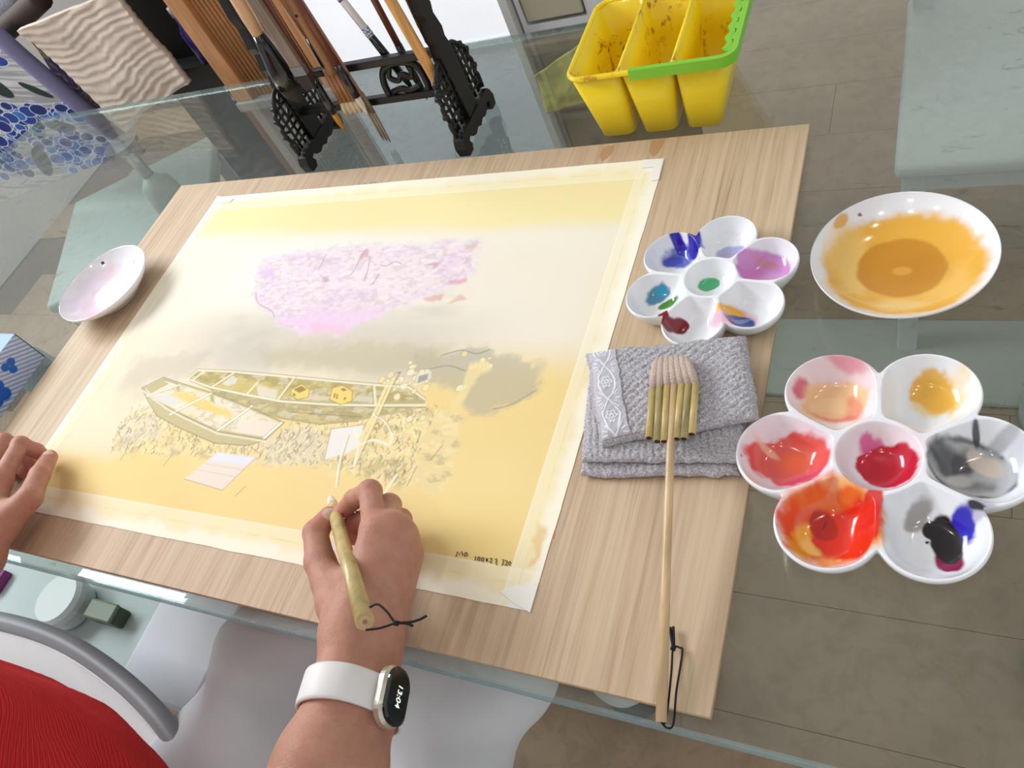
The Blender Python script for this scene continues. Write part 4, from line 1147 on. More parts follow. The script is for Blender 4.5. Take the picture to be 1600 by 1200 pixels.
def tower(x, parent):
    th = 0.0075
    # foot rail with scroll feet
    foot = [(0.297, 0.7502), (0.309, 0.7502), (0.313, 0.757), (0.310, 0.763), (0.316, 0.766), (0.322, 0.760), (0.330, 0.757), (0.340, 0.760), (0.348, 0.756), (0.356, 0.760), (0.366, 0.757), (0.374, 0.760), (0.380, 0.766), (0.386, 0.763), (0.383, 0.757), (0.387, 0.7502), (0.399, 0.7502), (0.402, 0.762), (0.398, 0.772), (0.392, 0.778), (0.304, 0.778), (0.298, 0.772), (0.294, 0.762)]
    MB().prism(foot, 'x', x - th, x + th).build('foot_rail', M['carved'], parent)
    # post, waisted and stepped
    post = [(0.334, 0.776), (0.362, 0.776), (0.363, 0.86), (0.359, 0.875), (0.362, 0.885), (0.357, 0.905), (0.361, 0.915), (0.356, 0.94), (0.359, 0.955), (0.355, 0.985), (0.358, 1.0), (0.354, 1.04), (0.342, 1.04), (0.338, 1.0), (0.341, 0.985), (0.337, 0.955), (0.340, 0.94), (0.335, 0.915), (0.339, 0.905), (0.334, 0.885), (0.337, 0.875), (0.333, 0.86)]
    MB().prism(post, 'x', x - 0.006, x + 0.006).build('post', M['carved'], parent)
    # pierced spandrels front and back: an outer scroll frame with an inner fret of bars
    for s in (-1, 1):
        def Y(d):
            return 0.348 + s * d
        mb = MB()
        fr = [(0.049, 0.778), (0.0505, 0.795), (0.047, 0.800), (0.050, 0.806), (0.050, 0.818), (0.046, 0.822), (0.048, 0.828), (0.046, 0.838), (0.038, 0.842), (0.034, 0.850), (0.026, 0.857), (0.014, 0.860)]
        mb.tube([(x, Y(d), z) for d, z in spline(fr, 3)], 0.0030, 8)
        mb.tube([(x, Y(0.0155), 0.778), (x, Y(0.0155), 0.858)], 0.0024, 8)
        bars = [((0.016, 0.800), (0.047, 0.797)), ((0.016, 0.820), (0.048, 0.820)), ((0.016, 0.841), (0.040, 0.841)),
                ((0.026, 0.780), (0.026, 0.800)), ((0.037, 0.780), (0.037, 0.840)), ((0.027, 0.800), (0.027, 0.856)),
                ((0.016, 0.789), (0.049, 0.789)), ((0.016, 0.810), (0.037, 0.810)), ((0.027, 0.831), (0.047, 0.831)), ((0.018, 0.831), (0.027, 0.820)), ((0.037, 0.808), (0.049, 0.814)), ((0.018, 0.852), (0.027, 0.843)), ((0.043, 0.780), (0.043, 0.797))]
        for (d0, z0), (d1, z1) in bars:
            mb.tube([(x, Y(d0), z0), (x, Y(d1), z1)], 0.0021, 6)
        for d, z in ((0.051, 0.808), (0.049, 0.832), (0.040, 0.845)):
            mb.tube([(x - 0.003, Y(d), z), (x + 0.003, Y(d), z)], 0.0036, 10)
        mb.build('pierced_spandrel', M['carved'], parent, True)


tower(-0.205, rk)
tower(0.046, rk)
for z in (0.812, 0.863):
    MB().box(-0.20, 0.04, 0.343, 0.353, z - 0.005, z + 0.005, 0.0015).build('crossbar', M['carved'], rk)
fp = MB()
xa = -0.055
fp.tube(spline([(xa, 0.348, 0.815), (xa + 0.002, 0.348, 0.835), (xa + 0.012, 0.348, 0.852), (xa + 0.035, 0.348, 0.858), (xa + 0.058, 0.348, 0.852), (xa + 0.062, 0.348, 0.83), (xa + 0.06, 0.348, 0.816)], 5), 0.0045, 8)
fp.tube(spline([(xa + 0.008, 0.348, 0.820), (xa + 0.022, 0.348, 0.823), (xa + 0.034, 0.348, 0.819), (xa + 0.052, 0.348, 0.824)], 5), 0.004, 8)
fp.tube(spline([(xa + 0.02, 0.348, 0.852), (xa + 0.014, 0.348, 0.84), (xa + 0.024, 0.348, 0.834), (xa + 0.033, 0.348, 0.842), (xa + 0.045, 0.348, 0.836), (xa + 0.05, 0.348, 0.85)], 5), 0.0036, 8)
fp.build('fretwork_panel', M['carved'], rk, True)
MB().box(-0.235, 0.076, 0.342, 0.354, 1.03, 1.042, 0.002).build('top_rail', M['carved'], rk)
pegs = MB()


def hung(label, tip, top, y, segs, name='hanging_brush', flat=None):
    """brush hanging in the plane y; tip and top are (x, z) points, segs = (part, material, [(t, r)...])
    with t measured in metres up from the tip"""
    a = np.array((tip[0], y, tip[1]))
    d = np.array((top[0] - tip[0], 0.0, top[1] - tip[1]))
    d /= np.linalg.norm(d)
    o = thing(name, label, 'paint brush', tuple(a), 0, 'brushes hanging on the rack')
    hi = 0
    for part, mk, pr in segs:
        pr = [(t if t is not None else (1.015 - a[2]) / d[2], r) for t, r in pr]
        hi = max(hi, pr[-1][0])
        V, F = tube([a + d * t for t, r in pr], [r for t, r in pr], 16)
        pym(part, V, F, M[mk], o)
    e = a + d * hi
    k = MB().tube(spline([e - d * 0.003, e + np.array((0.004, 0, 0.012)), (e[0] + 0.001, 0.348 if abs(y - 0.348) < 0.03 else y, 1.046), e + np.array((-0.004, 0, 0.012)), e - d * 0.003], 5), 0.0005, 5)
    k.build('hanging_loop', M['cord'], o, True)
    return o


def tipseg(mk, l, r):
    return ('bristles', mk, [(0, 0.0004), (l * 0.25, r * 0.5), (l * 0.55, r * 0.9), (l * 0.85, r), (l, r * 0.92)])


PR = ([(-0.1382,0.7825),(-0.1352,0.8151),(-0.1369,0.8668),(-0.1339,0.9712)], [(-0.0875,0.8027),(-0.0891,0.8333),(-0.086,0.8789),(-0.0912,0.9631)], [(-0.1749,0.859),(-0.17,0.9399),(-0.1667,0.9805)], [(-0.0533,0.8571),(-0.0555,0.8874),(-0.0578,0.9383)], [(-0.0153,0.7928),(-0.015,0.8584),(-0.017,0.8718),(-0.0179,0.9295)], [(0.0365,0.8213),(0.0355,0.8358),(0.0273,0.9419)], [(0.0191,0.855),(0.0188,0.8722),(0.0204,0.9205)], [(-0.1237,0.827),(-0.1268,0.8545),(-0.1357,0.9052),(-0.1336,0.9474)])


def tl(p, i):
    return math.hypot(p[i][0] - p[0][0], p[i][1] - p[0][1])


p = PR[0]
hung('hanging brush with a pointed golden tip and a dark red handle', p[0], p[3], 0.330, [tipseg('hair_gold', tl(p, 1), 0.0042), ('ferrule', 'horn', [(tl(p, 1) - 0.001, 0.0052), (tl(p, 1) + 0.01, 0.0062), (tl(p, 2), 0.0052)]), ('handle', 'red_wood', [(tl(p, 2), 0.0045), (None, 0.0042)])])
p = PR[1]
hung('hanging brush with a creamy white tip below a slim black ferrule', p[0], p[3], 0.330, [tipseg('hair_white', tl(p, 1), 0.0042), ('ferrule', 'horn', [(tl(p, 1) - 0.001, 0.0050), (tl(p, 1) + 0.012, 0.0056), (tl(p, 2), 0.0050)]), ('handle', 'red_wood', [(tl(p, 2), 0.0044), (None, 0.0042)])])
p = PR[2]
hung('large hanging brush with a peach handle and flared black ferrule', (p[0][0], p[0][1] - 0.02), p[2], 0.325, [tipseg('hair_dark', 0.03, 0.015), ('ferrule', 'horn', [(0.028, 0.0165), (0.05, 0.0155), (0.075, 0.0115), (tl(p, 1) + 0.018, 0.0080)]), ('handle', 'peach_wood', [(tl(p, 1) + 0.018, 0.0078), (tl(p, 1) + 0.04, 0.0086), (None, 0.0086)])])
p = PR[3]
q4 = tl(p, 1)
o = hung('hanging brush with a blue and white porcelain handle', (p[0][0] + 0.028, p[0][1] - 0.05), p[2], 0.360, [tipseg('hair_dark', 0.03, 0.004), ('ferrule', 'horn', [(0.029, 0.0048), (0.06, 0.0052), (q4 + 0.055, 0.0046)]), ('handle', 'porcelain', [(q4 + 0.055, 0.0046), (None, 0.0048)])])
a = np.array((p[0][0] + 0.028, 0.360, p[0][1] - 0.05))
d = np.array((p[2][0] - a[0], 0, p[2][1] - a[2]))
d /= np.linalg.norm(d)
for t0 in (q4 + 0.056, q4 + 0.105):
    V, F = tube([a + d * t0, a + d * (t0 + 0.011)], 0.00505, 16)
    pym('porcelain_ring', V, F, M['porcelain_blue'], o)
p = PR[4]
hung('hanging brush with a dark tip reaching below the lower crossbar', p[0], p[3], 0.362, [tipseg('hair_dark', 0.03, 0.0042), ('ferrule', 'horn', [(0.029, 0.0046), (0.06, 0.005), (tl(p, 2), 0.0046)]), ('handle', 'red_wood', [(tl(p, 2), 0.0042), (None, 0.0042)])])
p = PR[5]
hung('hanging brush with a thick tan bamboo handle and short white tip', p[0], p[2], 0.328, [('bristles', 'hair_white', [(0, 0.0014), (0.006, 0.0036), (tl(p, 1), 0.0042)]), ('handle', 'tan_wood', [(tl(p, 1), 0.0055), (tl(p, 1) + 0.01, 0.0066), (None, 0.0062)])])
p = PR[6]
hung('hanging brush with a dark red handle directly behind the carved post', p[0], p[2], 0.370, [tipseg('hair_dark', 0.03, 0.004), ('handle', 'red_wood', [(0.029, 0.0044), (None, 0.0042)])])
p = PR[7]
hung('hanging brush with a broad black horn ferrule beside the multi-tube brush', p[0], p[3], 0.358, [tipseg('hair_dark', tl(p, 1), 0.006), ('ferrule', 'horn', [(tl(p, 1) - 0.002, 0.0105), (tl(p, 1) + 0.012, 0.0095), (tl(p, 2), 0.0062)]), ('handle', 'brown_wood', [(tl(p, 2), 0.0058), (None, 0.0056)])])

# multi-tube wash brush hung on the rack: four bamboo tubes with cream bristles
qa, qb, qc = [(-0.1121,0.8063),(-0.1069,0.8671),(-0.105,0.942)]
o = thing('hanging_wash_brush', 'hanging wash brush of four brown tubes with cream bristles', 'paint brush', (qa[0], 0.336, qa[1]), 0, 'brushes hanging on the rack')
a = np.array((qa[0], 0.336, qa[1]))
b = np.array((qb[0], 0.336, qb[1]))
dd = (b - a) / np.linalg.norm(b - a)
for i in range(4):
    off = np.array((-0.0105 + 0.0070 * i, 0, 0.0))
    tb0, tb1 = a + dd * 0.018 + off, b + off + dd * 0.004
    V, F = tube([tb0, tb1], 0.0035, 12)
    pym('bamboo_tube', V, F, M['brown_wood'], o)
    V, F = tube([a + off * 1.15, a + dd * 0.008 + off * 1.1, tb0], [0.0030, 0.0040, 0.0032], 10)
    pym('bristles', V, F, M['hair_cream'], o)
c = np.array((qc[0], 0.336, qc[1]))
e = c + dd * ((1.012 - c[2]) / dd[2])
V, F = tube([b, b + dd * 0.012, c, e], [0.0085, 0.0065, 0.0065, 0.0062], 16)
h = pym('handle', V, F, M['brown_wood'], o)
V, F = tube([c + np.array((0, -0.0066, 0.004)), c + np.array((0, -0.0058, 0.004))], 0.002, 12)
pym('hanging_hole', V, F, M['black'], h)
# narrow wash brush with long grey bristles
qa, qb, qc = [(-0.0862,0.7549),(-0.0853,0.8033),(-0.0936,0.95)]
o = thing('hanging_wash_brush', 'narrow hanging wash brush with thin tubes and long grey bristles', 'paint brush', (qa[0], 0.352, qa[1]), 0, 'brushes hanging on the rack')
a, b, c = [np.array((q_[0], 0.335, q_[1])) for q_ in (qa, qb, qc)]
dd = (c - a) / np.linalg.norm(c - a)
for i in range(3):
    off = np.array((-0.0042 + 0.0042 * i, 0, 0.002 * (2 - i)))
    V, F = tube([a + off, a + off + dd * 0.007, b + off], [0.0004, 0.0016, 0.0021], 8)
    pym('bristles', V, F, M['hair_grey'], o)
    V, F = tube([b + off, b + off + dd * 0.03], [0.0023, 0.0023], 8)
    pym('bamboo_tube', V, F, M['grey_wood'], o)
e = c + dd * ((1.012 - c[2]) / dd[2])
V, F = tube([b + dd * 0.025, b + dd * 0.035, e], [0.0046, 0.0040, 0.0038], 12)
pym('handle', V, F, M['brown_wood'], o)
# flat hake brush with a grey-brown handle
qa, qb = [(-0.1368,0.881),(-0.1371,0.9792)]
o = thing('hanging_flat_brush', 'hanging flat brush with a dull grey-brown metal-bound handle', 'paint brush', (qa[0], 0.318, qa[1]), 0, 'brushes hanging on the rack')
a, b = np.array((qa[0], 0.318, qa[1])), np.array((qb[0], 0.318, qb[1]))
dd = (b - a) / np.linalg.norm(b - a)
e = a + dd * ((1.012 - a[2]) / dd[2])


def flatbar(p0, p1, w0, w1, t_):
    x_ = np.array((1.0, 0, 0))
    V = []
    for p_, w_ in ((p0, w0), (p1, w1)):
        for sx_, sy_ in ((-1, -1), (1, -1), (1, 1), (-1, 1)):
            V.append(p_ + x_ * w_ * sx_ + np.array((0, t_ * sy_, 0)))
    return V, [(0, 3, 2, 1), (4, 5, 6, 7)] + [(k, (k + 1) % 4, 4 + (k + 1) % 4, 4 + k) for k in range(4)]


for nm, p0, p1, w0, w1, t_, mk in (('bristles', a - dd * 0.02, a, 0.009, 0.0095, 0.003, 'hair_dark'), ('ferrule', a, a + dd * 0.012, 0.0098, 0.0098, 0.0036, 'grey_metal'), ('handle', a + dd * 0.012, e, 0.0092, 0.0060, 0.0030, 'grey_wood')):
    V, F = flatbar(p0, p1, w0, w1, t_)
    MB().add(V, F).build(nm, M[mk], o)

# ------------------------------------------------------------------ yellow brush-washing box
m = M['yellow'] = mat('yellow_plastic', (246, 214, 20), 0.32, coat=0.15)
bsdf(m).inputs['Subsurface Weight'].default_value = 0.25
bsdf(m).inputs['Subsurface Radius'].default_value = (0.01, 0.008, 0.001)
v = coords(m)
a_ = noise(m, v, 60, 4, 0.65, 0.4)
b_ = noise(m, v, 11, 2)
d_ = noise(m, coords(m, (1, 1, 0.4)), 130, 2)
g = ramp(m, a_, [(0.54, (0, 0, 0)), (0.62, (255, 255, 255))])
h_ = ramp(m, b_, [(0.52, (0, 0, 0)), (0.66, (255, 255, 255))])
mu = mixc(m, 1.0, g, h_, 'MULTIPLY')
c = mixc(m, mu, ramp(m, b_, [(0.3, (252, 226, 36)), (0.7, (246, 212, 26))]), ramp(m, d_, [(0.4, (120, 66, 18)), (0.5, (196, 92, 20)), (0.62, (92, 70, 24))]))
L(m, c, bsdf(m).inputs['Base Color'])
m = M['yellow_clean'] = mat('yellow_plastic_outside', (252, 224, 36), 0.32, coat=0.15)
bsdf(m).inputs['Subsurface Weight'].default_value = 0.25
bsdf(m).inputs['Subsurface Radius'].default_value = (0.01, 0.008, 0.001)
M['green_plastic'] = mat('green_plastic', (128, 200, 44), 0.35, coat=0.15)
yb = thing('water_box', 'yellow three-compartment brush washing box stained with paint', 'brush washer', (0.295, 0.36, ZG))
ZR = 0.838


def rrect(x0, x1, y0, y1, r, n=5):
    P = []
    for cx, cy, a0 in ((x1 - r, y1 - r, 0), (x0 + r, y1 - r, PI / 2), (x0 + r, y0 + r, PI), (x1 - r, y0 + r, 1.5 * PI)):
        for k in range(n + 1):
            a = a0 + PI / 2 * k / n
            P.append((cx + r * math.cos(a), cy + r * math.sin(a)))
    return P


for k, (b0, b1, t0, t1) in enumerate(((0.226, 0.264, 0.214, 0.2685), (0.275, 0.312, 0.2695, 0.325), (0.323, 0.360, 0.326, 0.382))):
    loops = []
    for f in (0.0, 0.03, 0.5, 1.0):
        z = ZG + 0.0003 + (ZR - ZG) * f
        s = 0.003 if f == 0.0 else 0.0
        loops.append([(x, y, z) for x, y in rrect(b0 + (t0 - b0) * f + s, b1 + (t1 - b1) * f - s, 0.304 - 0.012 * f + s, 0.418 + 0.014 * f - s, 0.009)])
    for f in (1.0, 0.5, 0.05, 0.04):
        z = ZG + (ZR - ZG) * f
        s = 0.0018 + (0.003 if f == 0.04 else 0)
        loops.append([(x, y, z) for x, y in rrect(b0 + (t0 - b0) * f + s, b1 + (t1 - b1) * f - s, 0.304 - 0.012 * f + s, 0.418 + 0.014 * f - s, 0.008)])
    n = len(loops[0])
    V = [p for l_ in loops for p in l_]
    F = [tuple(range(n - 1, -1, -1))] + [(i * n + j, i * n + (j + 1) % n, (i + 1) * n + (j + 1) % n, (i + 1) * n + j) for i in range(len(loops) - 1) for j in range(n)] + [tuple(range((len(loops) - 1) * n, len(loops) * n))]
    o = pym('compartment', V, F, M['yellow_clean'], yb)
    o.data.materials.append(M['yellow'])
    for i_, pl in enumerate(o.data.polygons):
        if i_ >= 1 + 4 * n:
            pl.material_index = 1
rim = rrect(0.2125, 0.3835, 0.2905, 0.4335, 0.016, 8)
V, F = tube([(x, y, ZR) for x, y in rim + rim[:2]], 0.0030, 10, False)
pym('rim', V, F, M['yellow'], yb)
for x in (0.2690, 0.3255):
    V, F = tube([(x, 0.292, ZR - 0.001), (x, 0.432, ZR - 0.001)], 0.0022, 10)
    pym('divider_ridge', V, F, M['yellow'], yb)
# green carrying handle folded down on the rim
hp = [(0.283, 0.2862)] + [(0.330, 0.2862), (0.372, 0.2862)] + [(0.3885 - 0.016 + 0.016 * math.sin(a), 0.2862 + 0.016 - 0.016 * math.cos(a)) for a in np.linspace(0.2, PI / 2, 6)] + [(0.3885, 0.36), (0.3885, 0.432)]
hd = MB()
V, F = [], []
for i, pt in enumerate(hp):
    p0 = np.array(hp[max(i - 1, 0)])
    p1 = np.array(hp[min(i + 1, len(hp) - 1)])
    t_ = (p1 - p0) / np.linalg.norm(p1 - p0)
    n_ = np.array((-t_[1], t_[0]))
    for off, z in ((-0.001, ZR - 0.006), (-0.001, ZR + 0.0052), (0.0045, ZR + 0.0052), (0.0045, ZR + 0.0034)):
        q_ = np.array(pt) + n_ * off
        V.append((q_[0], q_[1], z))
k = len(hp)
F = [(i * 4 + j, i * 4 + (j + 1) % 4, (i + 1) * 4 + (j + 1) % 4, (i + 1) * 4 + j) for i in range(k - 1) for j in range(4)] + [(0, 1, 2, 3), tuple((k - 1) * 4 + j for j in (3, 2, 1, 0))]
hd.add(V, F)
# scalloped grip with finger holes along the right rim
ys = np.linspace(0.300, 0.430, 60)
inner = [0.3885 - 0.0125 - 0.0016 * math.cos((y - 0.300) / 0.130 * 2 * PI * 7) for y in ys]
V, F = [], []
for y, xi in zip(ys, inner):
    for x, z in ((xi, ZR + 0.0034), (xi, ZR + 0.0050), (xi + 0.0055, ZR + 0.0050), (xi + 0.0055, ZR + 0.0034)):
        V.append((x, y, z))
k = len(ys)
F = [(i * 4 + j, i * 4 + (j + 1) % 4, (i + 1) * 4 + (j + 1) % 4, (i + 1) * 4 + j) for i in range(k - 1) for j in range(4)] + [(0, 1, 2, 3), tuple((k - 1) * 4 + j for j in (3, 2, 1, 0))]
hd.add(V, F)
for y in np.linspace(0.302, 0.426, 8):
    hd.box(0.377, 0.385, y - 0.0055, y + 0.0055, ZR + 0.0034, ZR + 0.0048)
hd.build('handle', M['green_plastic'], yb)

# ------------------------------------------------------------------ tissue box with clover print
bx = thing('tissue_box', 'flat blue striped tissue box with clover print lying on the glass', 'tissue box', (-0.545, -0.115, ZG))
x1, y1b = -0.4845, -0.035
nu, nv = 200, 70
yy, zz = np.meshgrid(np.linspace(y1b - 0.21, y1b, nu), np.linspace(ZG + 0.0004, ZG + 0.050, nv))
C_ = np.tile(lin((214, 222, 238)), (nu * nv, 1)).reshape(nv, nu, 3)
st = ss(0.35, 0.5, np.abs(((yy * 0.62 + zz * 1.0) / 0.0062) % 1 - 0.5) * 2)
C_ = C_ * (1 - st[..., None]) + lin((148, 172, 210)) * st[..., None]


def clover(cy, cz, r, n, ph, c):
    global C_
    k = np.zeros(yy.shape)
    for i in range(n):
        a = ph + 2 * PI * i / n
        k = np.maximum(k, ss(r * 0.56, r * 0.50, np.hypot(yy - cy - r * 0.55 * math.cos(a), zz - cz - r * 0.55 * math.sin(a))))
    C_ = C_ * (1 - k[..., None]) + lin(c) * k[..., None]


CL = rel([], (0, 0))
clover(-0.072, ZG + 0.0300, 0.0105, 3, 0.4, (38, 104, 196))
clover(-0.110, ZG + 0.0220, 0.0170, 4, 0.6, (34, 98, 196))
clover(-0.165, ZG + 0.0300, 0.0130, 4, 0.2, (38, 104, 196))
clover(-0.215, ZG + 0.0200, 0.0120, 3, 0.2, (38, 104, 196))
idx = np.arange(nu * nv).reshape(nv, nu)
Fq = np.stack([idx[:-1, :-1], idx[:-1, 1:], idx[1:, 1:], idx[1:, :-1]], -1).reshape(-1, 4)
M['card'] = mat('printed_card', rough=0.45)
vcol(M['card'])
pym('printed_side', np.stack([np.full(yy.shape, x1), yy, zz], -1).reshape(-1, 3), Fq, M['card'], bx, C_.reshape(-1, 3), smooth=False)
M['card_blue'] = mat('card_blue', (120, 156, 210), 0.45)
MB().box(x1 - 0.115, x1 - 0.0004, y1b - 0.21, y1b, ZG + 0.0003, ZG + 0.050).build('carton', M['card_blue'], bx)
MB().box(x1 - 0.0006, x1 + 0.0003, y1b - 0.0004, y1b + 0.0006, ZG + 0.0003, ZG + 0.050).build('carton_edge', M['black'], bx)

# ------------------------------------------------------------------ furniture round the table
def chair(name, label, x, y, rz, group=None, back=True, mk='pale_paint'):
    """pale chair, seat front toward local -y"""
    t = thing(name, label, 'chair', (x, y, 0), rz, group)
    Mx = Matrix.Translation((x, y, 0)) @ Matrix.Rotation(rz, 4, 'Z')
    MB().box(-0.21, 0.21, -0.21, 0.21, 0.425, 0.452, 0.008, Mx).build('seat', M[mk], t, True)
    for s in (-1, 1):
        MB().box(s * 0.185 - 0.016, s * 0.185 + 0.016, -0.20, -0.168, 0.0, 0.428, 0.004, Mx).build('leg', M[mk], t)
        MB().box(s * 0.185 - 0.016, s * 0.185 + 0.016, 0.168, 0.20, 0.0, 0.86 if back else 0.428, 0.004, Mx).build('leg', M[mk], t)
        MB().box(s * 0.185 - 0.009, s * 0.185 + 0.009, -0.17, 0.17, 0.395, 0.428, 0, Mx).build('apron', M[mk], t)
    MB().box(-0.17, 0.17, -0.197, -0.179, 0.395, 0.428, 0, Mx).build('apron', M[mk], t)
    if back:
        for z in (0.60, 0.70, 0.80):
            MB().box(-0.175, 0.175, 0.176, 0.194, z, z + 0.055, 0.004, Mx).build('back_slat', M[mk], t)
    return t


chair('dining_chair', 'pale chair tucked under the glass behind the ochre dish', 0.725, 0.772, 0.0)
chair('dining_stool', 'pale stool beside the table leg behind the pink dish', -1.12, 0.585, 0.55, None, False, 'pale_shade')
mt = MB().box(0.20, 1.05, 0.462, 0.644, 0.0, 0.012, 0.004).build('floor_reflection', mat('reflection_pale', (172, 176, 168), 0.9))  # added strip: its pale colour stands in for the ceiling reflected in the glass
tag(mt, 'pale greenish strip on the floor standing in for a ceiling reflection in the glass', 'mat')
# white storage boxes on the floor under the near side of the table
M['box_white'] = mat('box_white', (184, 194, 194), 0.6)
M['paper_white'] = mat('paper_white', (236, 234, 244), 0.6)
t = thing('storage_box', 'long white lidded storage box on the floor under the table edge', 'box', (-0.72, -0.20, 0), 0.0)
MB().box(-1.05, -0.42, -0.34, -0.06, 0.0, 0.36, 0.006).build('box_body', M['box_white'], t)
lid = MB().box(-1.06, -0.41, -0.35, -0.05, 0.364, 0.40, 0.006).build('lid', M['box_white'], t)
q = [(-0.3721,-0.2931),(-0.2228,-0.2833),(-0.2192,-0.3512),(-0.2273,-0.3688),(-0.3381,-0.3684)]
bl = thing('paper_carton', 'bright white square carton standing beside the storage box', 'box', (-0.30, -0.32, 0))
MB().box(-0.375, -0.235, -0.37, -0.23, 0.0, 0.465, 0.006).build('carton_body', M['paper_white'], bl)
MB().box(-0.377, -0.233, -0.372, -0.228, 0.44, 0.469, 0.004).build('carton_lid', M['paper_white'], bl)
# the chair the painter sits on: white shell, grey tube arm curving round
M['grey_arm'] = mat('grey_arm', (140, 141, 146), 0.45)
ac = thing('armchair', 'white armchair with a grey curved tube arm under the painter', 'chair', (-0.02, -0.66, 0))
MB().box(-0.26, 0.24, -0.88, -0.42, 0.355, 0.40, 0.02).build('seat', M['white_plastic'], ac, True)
arc = [(-0.6835,-0.3767,0.6), (-0.5526,-0.3537,0.6), (-0.4478,-0.3447,0.6), (-0.3422,-0.3465,0.6), (-0.2341,-0.3631,0.6), (-0.1406,-0.3882,0.6), (-0.0694,-0.42,0.6), (-0.0166,-0.4578,0.6)]
MB().tube(spline(arc, 6), 0.0115, 14).build('arm', M['grey_arm'], ac, True)
inn = [(p[0] - 0.004, p[1] - 0.014, 0.585) for p in arc]
V, F = [], []
S = spline(inn, 6)
for p_ in S:
    V += [(p_[0], p_[1], 0.598), (p_[0] - 0.01, p_[1] - 0.03, 0.52), (p_[0] - 0.01, p_[1] - 0.10, 0.45)]
F = [(i * 3 + j, i * 3 + j + 1, i * 3 + j + 4, i * 3 + j + 3) for i in range(len(S) - 1) for j in range(2)]
o = pym('side_shell', V, F, M['white_plastic'], ac)
sm = o.modifiers.new('thick', 'SOLIDIFY')
sm.thickness = 0.008
for x, y in ((-0.22, -0.84), (0.20, -0.84), (-0.22, -0.46), (0.20, -0.46)):
    MB().tube([(x, y, 0.0), (x, y, 0.36)], 0.014, 12).build('leg', M['grey_metal'], ac, True)

# ------------------------------------------------------------------ things behind the table
# a white blind with daylight behind it: the cloth itself glows
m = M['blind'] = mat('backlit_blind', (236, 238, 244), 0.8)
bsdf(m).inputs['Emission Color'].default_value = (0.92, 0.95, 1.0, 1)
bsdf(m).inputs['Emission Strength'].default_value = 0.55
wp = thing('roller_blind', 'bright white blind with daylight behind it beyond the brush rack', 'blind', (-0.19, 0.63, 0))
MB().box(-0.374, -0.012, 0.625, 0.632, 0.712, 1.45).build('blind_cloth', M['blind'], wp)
MB().box(-0.374, -0.012, 0.62, 0.637, 0.70, 0.712, 0.003).build('bottom_bar', M['white_paint'], wp)
MB().box(-0.374, -0.012, 0.632, 0.65, 0.0, 0.699, 0.002).build('reflection_panel', mat('reflection_blue_grey', (178, 194, 204), 0.6), wp)  # added panel, coloured like the blind's pale reflection in the glass
MB().tube([(-0.374, 0.64, 1.47), (-0.008, 0.64, 1.47)], 0.022, 16).build('roller', M['white_paint'], wp, True)
MB().box(-0.010, 0.004, 0.612, 0.66, 0.0, 1.45, 0.001).build('side_channel', mat('strip_grey', (206, 206, 202), 0.6), wp)
dc = thing('drawer_unit', 'white metal drawer unit with a beige drawer front behind the table', 'cabinet', (0.065, 0.8, 0))
fr_ = MB()
fr_.box(0.008, 0.016, 0.625, 0.98, 0.7002, 1.2).box(0.112, 0.128, 0.625, 0.98, 0.7002, 1.2).box(0.016, 0.112, 0.66, 0.98, 0.7002, 1.2)
for z in (0.708, 0.92, 1.14):
    fr_.box(0.016, 0.112, 0.625, 0.66, z, z + 0.012)
fr_.build('frame', M['white_paint'], dc)
M['beige'] = mat('beige_panel', (188, 182, 160), 0.6)
for z in (0.726, 0.935):
    dr = MB().box(0.0195, 0.1085, 0.622, 0.65, z, z + 0.185 - 0.004, 0.002).build('drawer', M['beige'], dc)
    MB().box(0.058, 0.072, 0.612, 0.623, z + 0.055, z + 0.066, 0.002).build('handle', M['black'], dr)
# fluted wooden door
M['flute_wood'] = woodmat('fluted_wood', (196, 138, 88), 0.5, 0.12)
M['flute_gap'] = mat('flute_gap', (60, 38, 24), 0.7)
wd = thing('fluted_door', 'tan wooden cabinet door with narrow vertical fluting behind the brushes', 'door', (-0.49, 0.63, 0.68))
MB().box(-0.607, -0.380, 0.632, 0.66, 0.6802, 1.25).build('door_panel', M['flute_gap'], wd)
MB().box(-0.607, -0.566, 0.612, 0.64, 0.6802, 1.25, 0.002).build('stile', M['flute_wood'], wd)
MB().box(-0.392, -0.379, 0.612, 0.64, 0.6802, 1.25, 0.002).build('stile', M['flute_wood'], wd)
fl = MB().tube([(-0.562, 0.627, 0.6802), (-0.562, 0.627, 1.25)], 0.0042, 8)
first = fl.build('flute', M['flute_wood'], wd, True)
k = 1
xx = -0.562 + 0.0102
while xx < -0.394:
    c_ = first.copy()
    COL.objects.link(c_)
    c_.location.x = 0.0102 * k
    k += 1
    xx += 0.0102
# low sideboards that carry them
M['side_grey'] = mat('side_grey', (152, 160, 166), 0.6)
M['side_brown'] = mat('side_brown', (132, 116, 98), 0.6)
for nm_, lb_, xa_, xb_, zt_, mk_ in (('low_sideboard', 'grey low sideboard carrying the fluted door', -0.61, -0.378, 0.68, 'side_grey'), ('low_sideboard', 'brown low sideboard under the white drawer unit', 0.006, 0.132, 0.70, 'side_brown')):
    t = thing(nm_, lb_, 'sideboard', ((xa_ + xb_) / 2, 0.8, 0))
    MB().box(xa_, xb_, 0.63, 0.98, 0.0, zt_ - 0.02, 0.003).build('body', M[mk_], t)
    MB().box(xa_, xb_, 0.607, 0.98, zt_ - 0.02, zt_, 0.003).build('top', M[mk_], t)
yc = drape_later = [(0.0149,0.593),(0.0965,0.6031),(0.122,0.7077),(0.0161,0.6589)]
